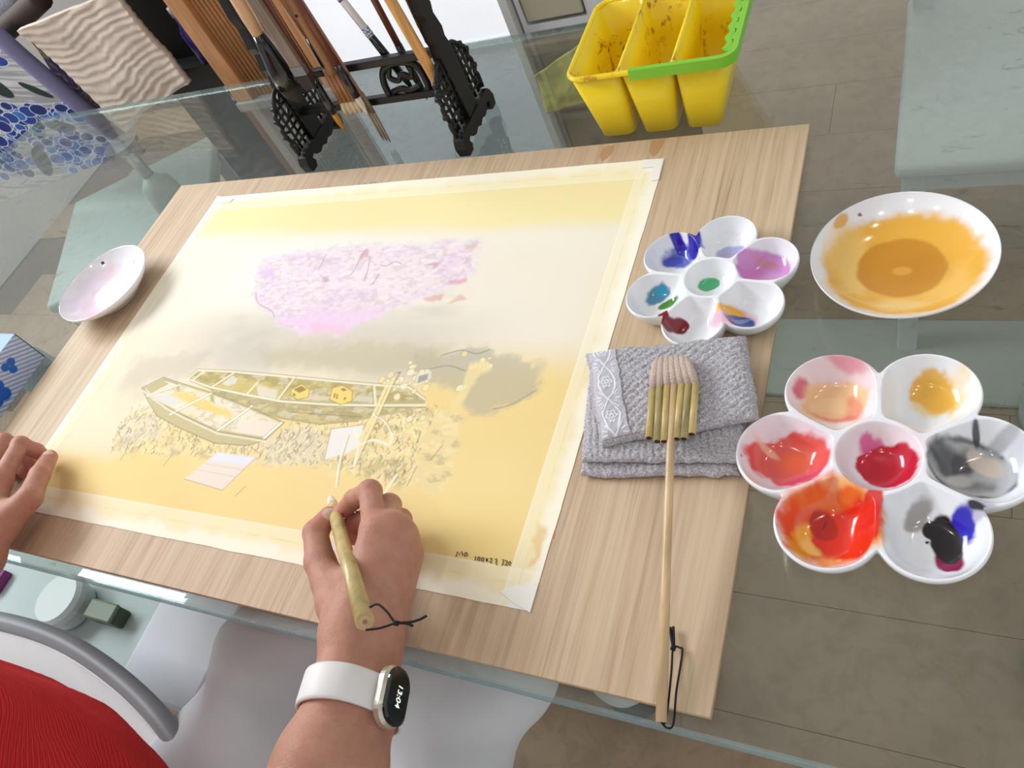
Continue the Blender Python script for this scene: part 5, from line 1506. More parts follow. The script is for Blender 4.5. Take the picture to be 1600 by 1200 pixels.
# dark cabinet with a dim shelf beside it
bk_ = thing('dark_cabinet', 'black cabinet between the cream towel and the fluted door', 'cabinet', (-0.66, 0.8, 0))
MB().box(-0.86, -0.612, 0.70, 1.0, 0.0, 1.25, 0.003).build('body', M['black'], bk_)
MB().box(-0.652, -0.632, 0.655, 0.70, 0.0, 1.25, 0.003).build('upright', mat('dark_grey', (50, 50, 52), 0.5), bk_)
bt = thing('dark_bottle', 'small dark violet bottle standing in front of the black cabinet', 'bottle', (-0.672, 0.675, 0.7405))
sh = MB().box(-0.86, -0.654, 0.655, 0.699, 0.72, 0.74).build('shelf', M['black'], bk_)
V, F = tube([(-0.672, 0.675, 0.7405), (-0.672, 0.675, 0.80), (-0.672, 0.675, 0.815), (-0.672, 0.675, 0.83)], [0.016, 0.016, 0.008, 0.007], 16)
pym('bottle_body', V, F, mat('violet_glass', (50, 42, 110), 0.2), bt)
V, F = tube([(-0.672, 0.675, 0.83), (-0.672, 0.675, 0.848)], 0.009, 14)
pym('cap', V, F, mat('cap_grey', (150, 150, 160), 0.4), bt)


def drape(name, quad, y, thick, mat_, parent, colf, nu=120, nv=120, wave=None, seed=3):
    """hanging cloth over an (x, z) quad (bottom-left, bottom-right, top-right, top-left) near the plane y"""
    u, v_ = np.meshgrid(np.linspace(0, 1, nu), np.linspace(0, 1, nv))
    q = [np.array(p) for p in quad]
    P = ((1 - u) * (1 - v_))[..., None] * q[0] + (u * (1 - v_))[..., None] * q[1] + (u * v_)[..., None] * q[2] + ((1 - u) * v_)[..., None] * q[3]
    Yv = y + 0.02 * (fbm(u * 2.5, v_ * 1.5, seed) - 0.5)
    if wave is not None:
        Yv = Yv + wave(u, v_)
    C_ = colf(u, v_)
    n_ = nu * nv
    Vf = np.stack([P[..., 0], Yv, P[..., 1]], -1).reshape(-1, 3)
    Vb = Vf + np.array((0, thick, 0))
    idx = np.arange(n_).reshape(nv, nu)
    Ft = np.stack([idx[:-1, :-1], idx[:-1, 1:], idx[1:, 1:], idx[1:, :-1]], -1).reshape(-1, 4)
    per = np.concatenate([idx[0], idx[1:, -1], idx[-1, -2::-1], idx[-2:0:-1, 0]])
    pn = np.roll(per, -1)
    F = np.concatenate([Ft, Ft[:, ::-1] + n_, np.stack([per + n_, pn + n_, pn, per], -1)])
    return pym(name, np.concatenate([Vf, Vb]), F, mat_, parent, np.concatenate([C_.reshape(-1, 3)] * 2))


def flat(c):
    return lambda u, v: np.tile(lin(c), u.shape + (1,))


# cream bath towel hanging over a rail
ct = thing('bath_towel', 'cream rippled bath towel hanging over the rail behind the table', 'towel', (-0.83, 0.62, 0.56))
TW = [(-0.9558,0.7153),(-0.6823,0.7353),(-0.6961,0.899),(-1.0036,0.8982)]
ext = lambda a, b, k: (a[0] + (b[0] - a[0]) * k, a[1] + (b[1] - a[1]) * k)
BL, BR, TR, TL = TW
drape('towel_cloth', [ext(TL, BL, 1.25), ext(TR, BR, 1.0), ext(BR, TR, 1.12), ext(BL, TL, 1.0)], 0.612, 0.012, M['vc_cloth'], ct, lambda u, v: lin((206, 188, 172)) * (0.93 + 0.14 * fbm(u * 8, v * 14, 7))[..., None], 160, 160,
      lambda u, v: 0.0012 * np.sin((v * 15 + 0.9 * np.sin(u * 5) + 1.6 * fbm(u * 4, v * 4, 9)) * 2 * PI * 0.9) * (0.4 + 0.6 * fbm(u * 6, v * 9, 12)))
# added yellow sheet: its colour stands in for the yellow box's reflected light
yo = drape('yellow_light_patch', yc, 0.588, 0.003, M['vc_cloth'], None, flat((196, 188, 92)), 30, 30)
tag(yo, 'dull yellow sheet by the brown low sideboard standing in for light reflected from the yellow box', 'cloth')
# small things lying on the storage box
o = thing('green_tin', 'small dark green tin on the white storage box', 'tin', (-0.5264,-0.2789,0.4))
p_ = (-0.5264,-0.2789,0.4)
MB().box(p_[0] - 0.03, p_[0] + 0.03, p_[1] - 0.014, p_[1] + 0.014, 0.4002, 0.425, 0.004).build('tin_body', mat('tin_green', (58, 78, 52), 0.4), o)
MB().box(p_[0] - 0.031, p_[0] + 0.031, p_[1] - 0.015, p_[1] + 0.015, 0.425, 0.432, 0.003).build('tin_lid', mat('tin_lid', (96, 108, 84), 0.4), o)
o = thing('round_jar', 'pale round lidded jar on the white storage box', 'jar', (-0.6159,-0.2801,0.4))
p_ = (-0.6159,-0.2801,0.4)
V, F = tube([(p_[0], p_[1], 0.4002), (p_[0], p_[1], 0.403), (p_[0], p_[1], 0.43)], [0.030, 0.036, 0.042], 28)
pym('jar_body', V, F, mat('jar_pale', (190, 200, 200), 0.3), o, smooth=False)
V, F = tube([(p_[0], p_[1], 0.43), (p_[0], p_[1], 0.44), (p_[0], p_[1], 0.446)], [0.044, 0.044, 0.038], 28)
pym('lid', V, F, mat('jar_lid', (206, 212, 212), 0.35), o, smooth=False)
o = thing('purple_packet', 'small purple and white packet on the white storage box', 'packet', (-0.8256,-0.2754,0.4))
p_ = (-0.8256,-0.2754,0.4)
MB().box(p_[0] - 0.04, p_[0] + 0.012, p_[1] - 0.02, p_[1] + 0.02, 0.4002, 0.418, 0.003).build('packet_body', mat('packet_purple', (132, 40, 110), 0.4), o)
MB().box(p_[0] - 0.02, p_[0] + 0.002, p_[1] - 0.0202, p_[1] + 0.0202, 0.404, 0.4182, 0.001).build('packet_band', M['white_plastic'], o)
# grey plush chair back with a dark rail
rl = [(-1.122,0.8886),(-0.9303,0.9378)]
gt_ = thing('plush_cushion', 'grey furry cushion on a dark brown rail at the table corner', 'cushion', (-1.1, 0.7, 0.9))
m = M['plush'] = mat('grey_plush', (176, 178, 188), 0.95)
bump(m, noise(m, coords(m), 260, 3), 0.8, 0.004)
MB().tube(spline([(p_[0], 0.69, p_[1]) for p_ in [(-1.4184,0.8077),(-1.1815,0.869),(-1.0699,0.8937),(-0.9811,0.9151)]], 6), 0.022, 12).build('rail', mat('dark_brown', (66, 52, 44), 0.7), gt_, True)
MB().tube(spline([(p_[0], 0.77, p_[1]) for p_ in [(-1.524,0.8502),(-1.3156,0.8846),(-1.1838,0.9104),(-1.0919,0.9288)]], 6), [0.04] + [0.055] * 17 + [0.04], 18).build('cushion_body', M['plush'], gt_, True)


def floral(u, v):
    C_ = np.tile(lin((196, 194, 194)), u.shape + (1,))
    st = ss(0.45, 0.55, fbm(u * 5, v * 60 + u * 20, 5))
    C_ = C_ * (1 - 0.6 * st[..., None]) + lin((120, 118, 122)) * 0.6 * st[..., None]
    rg = random.Random(3)

    def put(k, c):
        nonlocal C_
        C_ = C_ * (1 - k[..., None]) + lin(c) * k[..., None]
    for cu, cv, n_, sp in FLW:
        for i in range(n_):
            a = rg.uniform(0, 2 * PI)
            r = sp * math.sqrt(rg.random())
            x, y = cu + r * math.cos(a), cv + r * math.sin(a)
            rr = rg.uniform(0.026, 0.044)
            d = np.hypot(u - x, (v - y))
            put(ss(rr + 0.006, rr + 0.003, d) * 0.85, (214, 220, 236))
            put(ss(rr + 0.001, rr - 0.002, d), rg.choice([(26, 48, 122), (34, 62, 140), (58, 112, 178), (44, 88, 164), (24, 40, 104)]))
    for cu, cv, ru, rv, a in LVS:
        x = (u - cu) * math.cos(a) + (v - cv) * math.sin(a)
        y = -(u - cu) * math.sin(a) + (v - cv) * math.cos(a)
        put(ss(1.05, 0.95, np.hypot(x / ru, y / rv)), (28, 48, 44))
    return C_


FLW = [(0.80, 0.93, 20, 0.09), (0.35, 0.80, 26, 0.12), (0.66, 0.40, 60, 0.18), (0.93, 0.42, 26, 0.08), (0.30, 0.30, 60, 0.2), (0.75, 0.12, 50, 0.18), (0.15, 0.6, 40, 0.15)]
LVS = [(0.70, 0.70, 0.05, 0.10, 0.3), (0.88, 0.62, 0.025, 0.09, 0.5), (0.80, 0.34, 0.04, 0.08, 0.9), (0.5, 0.15, 0.05, 0.12, -0.5), (0.4, 0.58, 0.05, 0.1, -0.3)]
fc = thing('floral_cloth', 'white cloth printed with blue hydrangeas and dark leaves', 'cloth', (-1.25, 0.62, 0.55))
drape('printed_cloth', [(-1.62, 0.50), (-1.00, 0.60), (-1.062, 0.885), (-1.62, 0.94)], 0.622, 0.008, M['vc_cloth'], fc, floral, 260, 260)
V, F = tube(spline([(-1.00, 0.632, 0.58), (-1.035, 0.625, 0.72), (-1.065, 0.622, 0.84), (-1.085, 0.625, 0.90), (-1.13, 0.64, 0.92)], 6), 0.017, 12)
pym('lavender_hem', V, F, mat('lavender', (128, 124, 158), 0.8), fc)
m = M['scarf'] = mat('violet_scarf', (86, 74, 122), 0.8)
n_ = noise(m, coords(m), 26, 3, 0.6, 1.2)
L(m, ramp(m, n_, [(0.42, (78, 68, 112)), (0.52, (96, 86, 134)), (0.56, (176, 156, 84)), (0.62, (84, 78, 110)), (0.72, (190, 182, 178))]), bsdf(m).inputs['Base Color'])
sc_ = drape('patterned_scarf', [(-1.1054,0.6915),(-0.9852,0.6952),(-0.9841,0.8824),(-1.0518,0.8721)], 0.652, 0.008, M['scarf'], None, flat((90, 80, 120)), 40, 60)
tag(sc_, 'violet scarf with yellow pattern between floral cloth and cream towel', 'scarf')

# ------------------------------------------------------------------ person: signed-distance body
def capsule(P, a, b, r0, r1):
    a, b = np.asarray(a, float), np.asarray(b, float)
    ab = b - a
    t = np.clip(((P - a) @ ab) / (ab @ ab), 0, 1)
    return np.linalg.norm(P - a - t[..., None] * ab, axis=-1) - (r0 + (r1 - r0) * t)


def smin(a, b, k):
    h = np.clip(0.5 + 0.5 * (b - a) / k, 0, 1)
    return b * (1 - h) + a * h - k * h * (1 - h)


def nets(fn, lo, hi, h):
    lo = np.array(lo, float)
    n = np.ceil((np.array(hi) - lo) / h).astype(int) + 1
    ax = [lo[i] + h * np.arange(n[i]) for i in range(3)]
    D = np.empty(n, np.float32)
    for i0 in range(0, n[0], 24):
        G = np.stack(np.meshgrid(ax[0][i0:i0 + 24], ax[1], ax[2], indexing='ij'), -1)
        D[i0:i0 + 24] = fn(G)
    ins = D < 0
    cnt = np.zeros(n - 1, int)
    cor = [(i, j, k) for i in (0, 1) for j in (0, 1) for k in (0, 1)]
    for i, j, k in cor:
        cnt += ins[i:n[0] - 1 + i, j:n[1] - 1 + j, k:n[2] - 1 + k]
    act = (cnt > 0) & (cnt < 8)
    ci = np.argwhere(act)
    vid = np.full(n - 1, -1)
    vid[act] = np.arange(len(ci))
    acc = np.zeros((len(ci), 3))
    num = np.zeros(len(ci))
    for a in range(8):
        for b in range(a + 1, 8):
            if sum(x != y for x, y in zip(cor[a], cor[b])) != 1:
                continue
            pa, pb = ci + cor[a], ci + cor[b]
            da, db = D[tuple(pa.T)], D[tuple(pb.T)]
            s = (da < 0) != (db < 0)
            t = np.where(s, da / np.where(s, da - db, 1), 0)
            acc += np.where(s[:, None], pa + t[:, None] * (pb - pa), 0)
            num += s
    V = lo + h * acc / num[:, None]
    F = []
    for axis in range(3):
        a1, a2 = (axis + 1) % 3, (axis + 2) % 3
        sl0 = [slice(1, n[i] - 1) for i in range(3)]
        sl0[axis] = slice(0, n[axis] - 1)
        sl1 = list(sl0)
        sl1[axis] = slice(1, n[axis])
        s = ins[tuple(sl0)] != ins[tuple(sl1)]
        idx = np.argwhere(s)
        fl = ins[tuple(sl0)][s]
        off = np.array([x.start for x in sl0])
        idx = idx + off
        e1, e2 = np.zeros(3, int), np.zeros(3, int)
        e1[a1] = 1
        e2[a2] = 1
        q = np.stack([vid[tuple((idx - e1 - e2).T)], vid[tuple((idx - e2).T)], vid[tuple(idx.T)], vid[tuple((idx - e1).T)]], -1)
        q[~fl] = q[~fl][:, ::-1]
        F.append(q)
    F = np.concatenate(F)
    return V, F[(F >= 0).all(1)]


def hand_fn(J, side, arm_pts):
    """J: joint dictionary of one hand, arm_pts: [(point, radius)...] from the wrist to the elbow"""
    def fn(P):
        w = np.array(J['w'])
        iM, pM = np.array(J['iM']), np.array(J['pM'])
        ac = pM - iM
        ac /= np.linalg.norm(ac)
        ax_ = (iM + pM) / 2 - w
        ax_ /= np.linalg.norm(ax_)
        nrm = np.cross(ax_, ac) * side
        nrm /= np.linalg.norm(nrm)
        d = None
        # wrist and palm
        wi, wp_ = w - ac * 0.012, w + ac * 0.012
        for k, (s0, r0, r1) in {'iM': (wi, 0.0185, 0.0125), 'mM': (wi * 0.6 + wp_ * 0.4, 0.0185, 0.0128), 'rM': (wi * 0.3 + wp_ * 0.7, 0.0185, 0.0120), 'pM': (wp_, 0.0180, 0.0112)}.items():
            e = capsule(P, s0, np.array(J[k]) - nrm * 0.003, r0, r1)
            d = e if d is None else smin(d, e, 0.010)
        # palm pads below the back of the hand
        pad = capsule(P, w - nrm * 0.008, (iM + pM) / 2 - nrm * 0.012, 0.015, 0.012)
        d = smin(d, pad, 0.012)
        # thumb base
        d = smin(d, capsule(P, w - ac * 0.010 - nrm * 0.002, J['tC'], 0.017, 0.0155), 0.012)
        d = smin(d, capsule(P, J['tC'], J['tM'], 0.0155, 0.0122), 0.010)
        d = smin(d, capsule(P, np.array(J['tC']) * 0.5 + np.array(J['tM']) * 0.5, iM * 0.7 + w * 0.3 - nrm * 0.007, 0.0075, 0.008), 0.012)
        # forearm
        for (p0, r0), (p1, r1) in zip(arm_pts[:-1], arm_pts[1:]):
            for s in (-1, 1):
                o0, o1 = ac * s * 0.011, ac * s * (0.011 if r1 < 0.03 else 0.014)
                d = smin(d, capsule(P, np.array(p0) + o0, np.array(p1) + o1, r0, r1), 0.014)
        # knuckle heads and tendons
        for k, r in (('iM', 0.0098), ('mM', 0.0098), ('rM', 0.0092), ('pM', 0.0086)):
            d = smin(d, np.linalg.norm(P - (np.array(J[k]) + nrm * 0.0035), axis=-1) - r, 0.006)
            d = smin(d, capsule(P, w * 0.75 + np.array(J[k]) * 0.25 + nrm * 0.0135, np.array(J[k]) + nrm * 0.0095, 0.0018, 0.0026), 0.006)
        Fg = None
        for f, r in (('i', 0.0092), ('m', 0.0094), ('r', 0.0088), ('p', 0.0078)):
            M0, P0, D0, T0 = [np.array(J[f + x]) for x in 'MPDT']
            g = capsule(P, M0, P0, r * 1.12, r * 0.98)
            g = smin(g, capsule(P, P0, D0, r * 0.98, r * 0.88), 0.003)
            g = smin(g, capsule(P, D0, T0, r * 0.88, r * 0.78), 0.003)
            g = smin(g, np.linalg.norm(P - P0, axis=-1) - r * 1.04, 0.003)
            Fg = g if Fg is None else smin(Fg, g, 0.0012)
        d = smin(d, Fg, 0.0055)
        g = capsule(P, J['tM'], J['tI'], 0.0122, 0.0102)
        g = smin(g, capsule(P, J['tI'], J['tT'], 0.0104, 0.0082), 0.003)
        return smin(d, g, 0.004)
    return fn


JR = dict(w=(0.2026,-0.2987,0.792), iM=(0.1959,-0.2247,0.819), iP=(0.1697,-0.1902,0.812), iD=(0.1452,-0.1925,0.797), iT=(0.1318,-0.1987,0.787),
          mM=(0.2027,-0.2171,0.812), mP=(0.1778,-0.1915,0.792), mD=(0.1491,-0.1998,0.777), mT=(0.1294,-0.209,0.773),
          rM=(0.2077,-0.2192,0.802), rP=(0.183,-0.1962,0.777), rD=(0.1587,-0.2059,0.768), rT=(0.1394,-0.2147,0.768),
          pM=(0.2116,-0.2293,0.79), pP=(0.1888,-0.2135,0.769), pD=(0.1723,-0.2193,0.766), pT=(0.1562,-0.2241,0.766),
          tC=(0.171,-0.2779,0.793), tM=(0.1361,-0.2483,0.793), tI=(0.1178,-0.2245,0.792), tT=(0.1201,-0.2068,0.788))
armR = [(JR['w'], 0.0195), ((0.2188,-0.3403,0.797), 0.0205), ((0.2257,-0.3838,0.803), 0.0265), ((0.234, -0.55, 0.82), 0.034)]
JL = dict(w=(-0.2843,-0.3114,0.79), iM=(-0.3048,-0.2323,0.803), iP=(-0.326,-0.1848,0.796), iD=(-0.3186,-0.1827,0.781), iT=(-0.3143,-0.1847,0.771),
          mM=(-0.3405,-0.2254,0.803), mP=(-0.364,-0.1825,0.793), mD=(-0.3501,-0.1818,0.777), mT=(-0.3306,-0.1965,0.768),
          rM=(-0.3848,-0.2211,0.798), rP=(-0.4075,-0.183,0.787), rD=(-0.3884,-0.1826,0.772), rT=(-0.3378,-0.205,0.767),
          pM=(-0.4247,-0.2252,0.79), pP=(-0.4472,-0.1903,0.778), pD=(-0.4271,-0.1871,0.767), pT=(-0.3539,-0.2122,0.766),
          tC=(-0.27,-0.2754,0.794), tM=(-0.2562,-0.2413,0.794), tI=(-0.2744,-0.2127,0.788), tT=(-0.2975,-0.1859,0.776))
armL = [(JL['w'], 0.0195), ((-0.285, -0.37, 0.80), 0.022), ((-0.31, -0.44, 0.81), 0.030), ((-0.335, -0.50, 0.83), 0.036)]


def bounds(J, arm, pad):
    A = np.array([v for v in J.values()] + [p for p, r in arm])
    return A.min(0) - pad, A.max(0) + pad


person = thing('person', 'painter in a red knitted sweater and pale trousers holding a brush', 'person', (-0.02, -0.66, 0))
m = M['skin'] = mat('skin', rough=0.48, sss=0.12, spec=0.35)
a = N(m, 'ShaderNodeVertexColor', layer_name='Col')
v = coords(m)
n1 = noise(m, v, 90, 4, 0.6)
L(m, mixc(m, 0.35, a.outputs[0], mixc(m, 1.0, a.outputs[0], ramp(m, n1, [(0.35, (215, 190, 184)), (0.65, (255, 255, 255))]), 'MULTIPLY')), bsdf(m).inputs['Base Color'])
vo = N(m, 'ShaderNodeTexVoronoi', feature='DISTANCE_TO_EDGE')
vo.inputs['Scale'].default_value = 620
L(m, v, vo.inputs['Vector'])
nb_ = bump(m, vo.outputs['Distance'], 0.35, 0.0008)
bump(m, noise(m, coords(m, (1, 1.6, 1)), 300, 4, 0.65), 0.38, 0.0012, nb_)


def skin_col(V, J, nails):
    C = np.tile(lin((189, 139, 118)), (len(V), 1))

    def tint(p, r, c, a):
        k = a * np.exp(-((V - np.array(p)) ** 2).sum(1) / (r * r))
        C[:] = C * (1 - k[:, None]) + lin(c) * k[:, None]
    for f in 'imrp':
        tint(J[f + 'M'], 0.013, (198, 132, 112), 0.45)
        tint(J[f + 'P'], 0.010, (196, 122, 104), 0.55)
        tint(J[f + 'T'], 0.014, (206, 124, 112), 0.6)
    tint(J['tI'], 0.011, (196, 130, 110), 0.5)
    tint(J['tT'], 0.014, (208, 132, 118), 0.6)
    for c, n_, r in nails:
        q_ = (V - np.array(c))
        k = ss(r + 0.0008, r - 0.0008, np.linalg.norm(q_, axis=1))
        C[:] = C * (1 - k[:, None]) + lin((232, 196, 184)) * k[:, None]
    return C


bodyV, bodyF, bodyC = [], [], []


def addbody(V, F, C):
    n0 = sum(len(x) for x in bodyV)
    bodyV.append(V)
    bodyF.append(F + n0)
    bodyC.append(C)


camdir = np.array((0.60, -0.22, 0.77))
for J, arm, side in ((JR, armR, 1), (JL, armL, -1)):
    lo, hi = bounds(J, arm[:3], 0.034)
    full = hand_fn(J, side, arm)
    V, F = nets(full, lo, hi, 0.0015)
    tn_ = np.array(J['tT']) + camdir * 0.0075 + (np.array(J['tT']) - np.array(J['tI'])) * 0.05
    C = skin_col(V, J, [(tn_, None, 0.0058)])
    addbody(V, F, C)
# upper arms, trunk, neck and head under the clothes
SHR, SHL = (0.155, -0.60, 1.07), (-0.195, -0.60, 1.07)
ELR, ELL = (0.235, -0.585, 0.83), (-0.345, -0.545, 0.84)
HD = (-0.02, -0.56, 1.34)


def trunk(P):
    d = capsule(P, (-0.02, -0.66, 0.56), (-0.02, -0.60, 1.02), 0.115, 0.12)
    d = smin(d, capsule(P, SHR, SHL, 0.055, 0.055), 0.06)
    for s, e, w_ in ((SHR, ELR, armR[2][0]), (SHL, ELL, armL[2][0])):
        d = smin(d, capsule(P, s, e, 0.046, 0.036), 0.03)
        d = smin(d, capsule(P, e, w_, 0.036, 0.030), 0.02)
    d = smin(d, capsule(P, (-0.02, -0.605, 1.08), (-0.02, -0.58, 1.24), 0.05, 0.048), 0.03)
    # skull, jaw, nose, ears
    d = smin(d, capsule(P, HD, (HD[0], HD[1] + 0.02, HD[2] - 0.03), 0.085, 0.075), 0.02)
    d = smin(d, capsule(P, (HD[0], HD[1] + 0.03, HD[2] - 0.07), (HD[0], HD[1] + 0.055, HD[2] - 0.10), 0.055, 0.034), 0.02)
    d = smin(d, capsule(P, (HD[0], HD[1] + 0.09, HD[2] - 0.02), (HD[0], HD[1] + 0.105, HD[2] - 0.05), 0.008, 0.013), 0.012)
    for s in (-1, 1):
        d = smin(d, capsule(P, (HD[0] + s * 0.085, HD[1] + 0.0, HD[2] - 0.01), (HD[0] + s * 0.083, HD[1] + 0.0, HD[2] - 0.05), 0.013, 0.010), 0.006)
        d = np.maximum(d, -(np.linalg.norm(P - np.array((HD[0] + s * 0.033, HD[1] + 0.098, HD[2] - 0.015)), axis=-1) - 0.014))
    return d


V, F = nets(trunk, (-0.43, -0.80, 0.42), (0.32, -0.36, 1.46), 0.008)
C = np.tile(lin((214, 166, 142)), (len(V), 1))
lip = np.exp(-(((V - np.array((HD[0], HD[1] + 0.098, HD[2] - 0.082))) / np.array((0.025, 0.02, 0.008))) ** 2).sum(1))
C = C * (1 - lip[:, None]) + lin((178, 92, 88)) * lip[:, None]
for s in (-1, 1):
    e = np.exp(-(((V - np.array((HD[0] + s * 0.033, HD[1] + 0.088, HD[2] - 0.015))) / np.array((0.014, 0.02, 0.007))) ** 2).sum(1))
    C = C * (1 - e[:, None]) + lin((52, 40, 36)) * e[:, None]
addbody(V, F, C)
pym('body', np.concatenate(bodyV), np.concatenate(bodyF), M['skin'], person, np.concatenate(bodyC))


def hair_fn(P):
    d = capsule(P, (HD[0], HD[1] - 0.012, HD[2] + 0.012), (HD[0], HD[1] - 0.03, HD[2] - 0.10), 0.095, 0.085)
    cut = -((P - np.array((HD[0], HD[1] + 0.045, HD[2] + 0.03))) @ np.array((0, 0.86, -0.5)))
    return np.maximum(d, -cut)


V, F = nets(hair_fn, (-0.15, -0.72, 1.10), (0.11, -0.42, 1.47), 0.006)
hm = mat('dark_hair', (34, 28, 26), 0.5)
bump(hm, noise(hm, coords(hm, (300, 300, 12)), 1.0, 3), 0.6, 0.003)
pym('hair', V, F, hm, person)

# red sweater
m = M['knit'] = mat('red_knit', (176, 30, 36), 0.9, spec=0.15)
v = coords(m)
wv = N(m, 'ShaderNodeTexWave', wave_type='BANDS', bands_direction='Z')
wv.inputs['Scale'].default_value = 150
wv.inputs['Distortion'].default_value = 0.8
wv.inputs['Detail'].default_value = 2.0
wv.inputs['Detail Scale'].default_value = 3.0
L(m, v, wv.inputs['Vector'])
wv2 = N(m, 'ShaderNodeTexWave', wave_type='BANDS', bands_direction='DIAGONAL')
wv2.inputs['Scale'].default_value = 170
wv2.inputs['Distortion'].default_value = 0.6
L(m, v, wv2.inputs['Vector'])
mx_ = mixc(m, 0.5, wv.outputs[0], wv2.outputs[0])
L(m, ramp(m, mx_, [(0.2, (178, 34, 40)), (0.6, (202, 46, 50)), (0.9, (212, 58, 60))]), bsdf(m).inputs['Base Color'])
bump(m, mx_, 0.6, 0.0011)


def n3(P, s, seed):
    return fbm(P[..., 0] * s + P[..., 2] * s * 0.7, P[..., 1] * s + P[..., 2] * s * 0.6 + 9, seed, 3) - 0.5


def rbox(P, c, b, r):
    q_ = np.abs(P - np.array(c)) - (np.array(b) - r)
    return np.linalg.norm(np.maximum(q_, 0), axis=-1) + np.minimum(q_.max(-1), 0) - r


def sweater(P):
    d = rbox(P, (-0.113, -0.538, 0.865), (0.19, 0.150, 0.225), 0.13)
    d = smin(d, capsule(P, (-0.02, -0.62, 0.95), (-0.02, -0.60, 1.04), 0.15, 0.13), 0.05)
    d = smin(d, capsule(P, SHR, SHL, 0.072, 0.072), 0.07)
    for s, e, w_ in ((SHR, ELR, (0.234, -0.53, 0.822)), (SHL, ELL, (-0.335, -0.49, 0.822))):
        d = smin(d, capsule(P, s, e, 0.066, 0.056), 0.03)
        d = smin(d, capsule(P, e, w_, 0.056, 0.047), 0.02)
    d = np.maximum(d, -capsule(P, (-0.02, -0.59, 1.10), (-0.02, -0.575, 1.24), 0.055, 0.055))
    return d + 0.030 * n3(P, 9, 31) + 0.012 * n3(P, 24, 37)


V, F = nets(sweater, (-0.46, -0.82, 0.46), (0.34, -0.34, 1.20), 0.007)
pym('sweater', V, F, M['knit'], person)

# pale trousers and shoes
m = M['trouser'] = mat('pale_cotton', (216, 218, 221), 0.8, spec=0.2)
bump(m, noise(m, coords(m), 900, 2), 0.2, 0.0006)
KR, KL = (0.185, -0.10, 0.545), (-0.03, -0.08, 0.545)


def trousers(P):
    d = capsule(P, (0.09, -0.66, 0.53), (-0.13, -0.66, 0.53), 0.115, 0.115)
    for hx, K, fx in ((0.08, KR, 0.19), (-0.11, KL, -0.06)):
        d = smin(d, capsule(P, (hx + 0.03, -0.60, 0.535), K, 0.095, 0.078), 0.03)
        d = smin(d, capsule(P, K, (fx, -0.10, 0.09), 0.076, 0.062), 0.03)
    g = np.sin(P[..., 0] * 30 + P[..., 1] * 38 + 6 * n3(P, 5, 51))
    return d + 0.030 * n3(P, 8, 41) + 0.006 * g


V, F = nets(trousers, (-0.30, -0.82, 0.04), (0.32, 0.05, 0.68), 0.009)
pym('trousers', V, F, M['trouser'], person)
shm = mat('shoe_grey', (70, 70, 74), 0.6)
for fx in (0.19, -0.06):
    def shoe(P):
        d = capsule(P, (fx, -0.13, 0.045), (fx, 0.06, 0.036), 0.044, 0.034)
        d = smin(d, capsule(P, (fx, -0.11, 0.05), (fx, -0.10, 0.10), 0.042, 0.040), 0.02)
        return np.maximum(d, 0.002 - P[..., 2])
    V, F = nets(shoe, (fx - 0.07, -0.2, -0.01), (fx + 0.07, 0.12, 0.16), 0.007)
    pym('shoe', V, F, shm, person)

# ------------------------------------------------------------------ bamboo brush in the right hand
tip, end = np.array((0.0926,-0.1799,0.766)), np.array((0.2517,-0.3016,0.866))
d = (end - tip) / np.linalg.norm(end - tip)
Ln = np.linalg.norm(end - tip)
pb = thing('bamboo_brush', 'bamboo paint brush with a white tip held in the right hand', 'paint brush', tuple(tip))
V, F = tube([tip, tip + d * 0.008, tip + d * 0.018, tip + d * 0.027], [0.0005, 0.0032, 0.0045, 0.0046], 14)
pym('bristles', V, F, M['hair_white'], pb)
V, F = tube([tip + d * 0.0265, tip + d * 0.035, tip + d * 0.05, tip + d * 0.12, end - d * 0.0004], [0.0050, 0.0054, 0.0058, 0.0060, 0.0062], 24, True)
hnd = pym('handle', V, F, M['bamboo'], pb)
hnd.data.polygons.foreach_set('use_smooth', np.array([len(p_.vertices) == 4 for p_ in hnd.data.polygons]))
V, F = tube([end - d * 0.0006, end + d * 0.0003], 0.0046, 20)
pym('end_plug', V, F, M['bamboo_pale'], hnd, smooth=False)
V, F = tube([end + d * 0.0002, end + d * 0.0005], 0.0016, 12)
pym('end_pith', V, F, M['brown_wood'], hnd, smooth=False)
mb = MB()
mb.tube(spline([(0.2476,-0.292,0.862), (0.2545,-0.2889,0.864), (0.263,-0.292,0.864), (0.268,-0.2953,0.863), (0.2712,-0.2972,0.862)], 6), 0.0008, 6)
mb.tube(spline([(0.2536,-0.306,0.864), (0.2615,-0.3036,0.864), (0.2669,-0.3005,0.863), (0.2712,-0.2972,0.862)], 6), 0.0008, 6)
mb.tube(spline([(0.2712,-0.2972,0.862), (0.2797,-0.2945,0.86), (0.2845,-0.2912,0.858), (0.2882,-0.2876,0.857)], 6), 0.0009, 6)
mb.tube(spline([(0.2712,-0.2972,0.862), (0.2778,-0.2957,0.86), (0.2823,-0.2961,0.859)], 6), 0.0009, 6)
mb.tube([(0.2702,-0.2976,0.8625), (0.2736,-0.2974,0.8625)], 0.0017, 8)
mb.build('hanging_cord', M['cord'], pb, True)

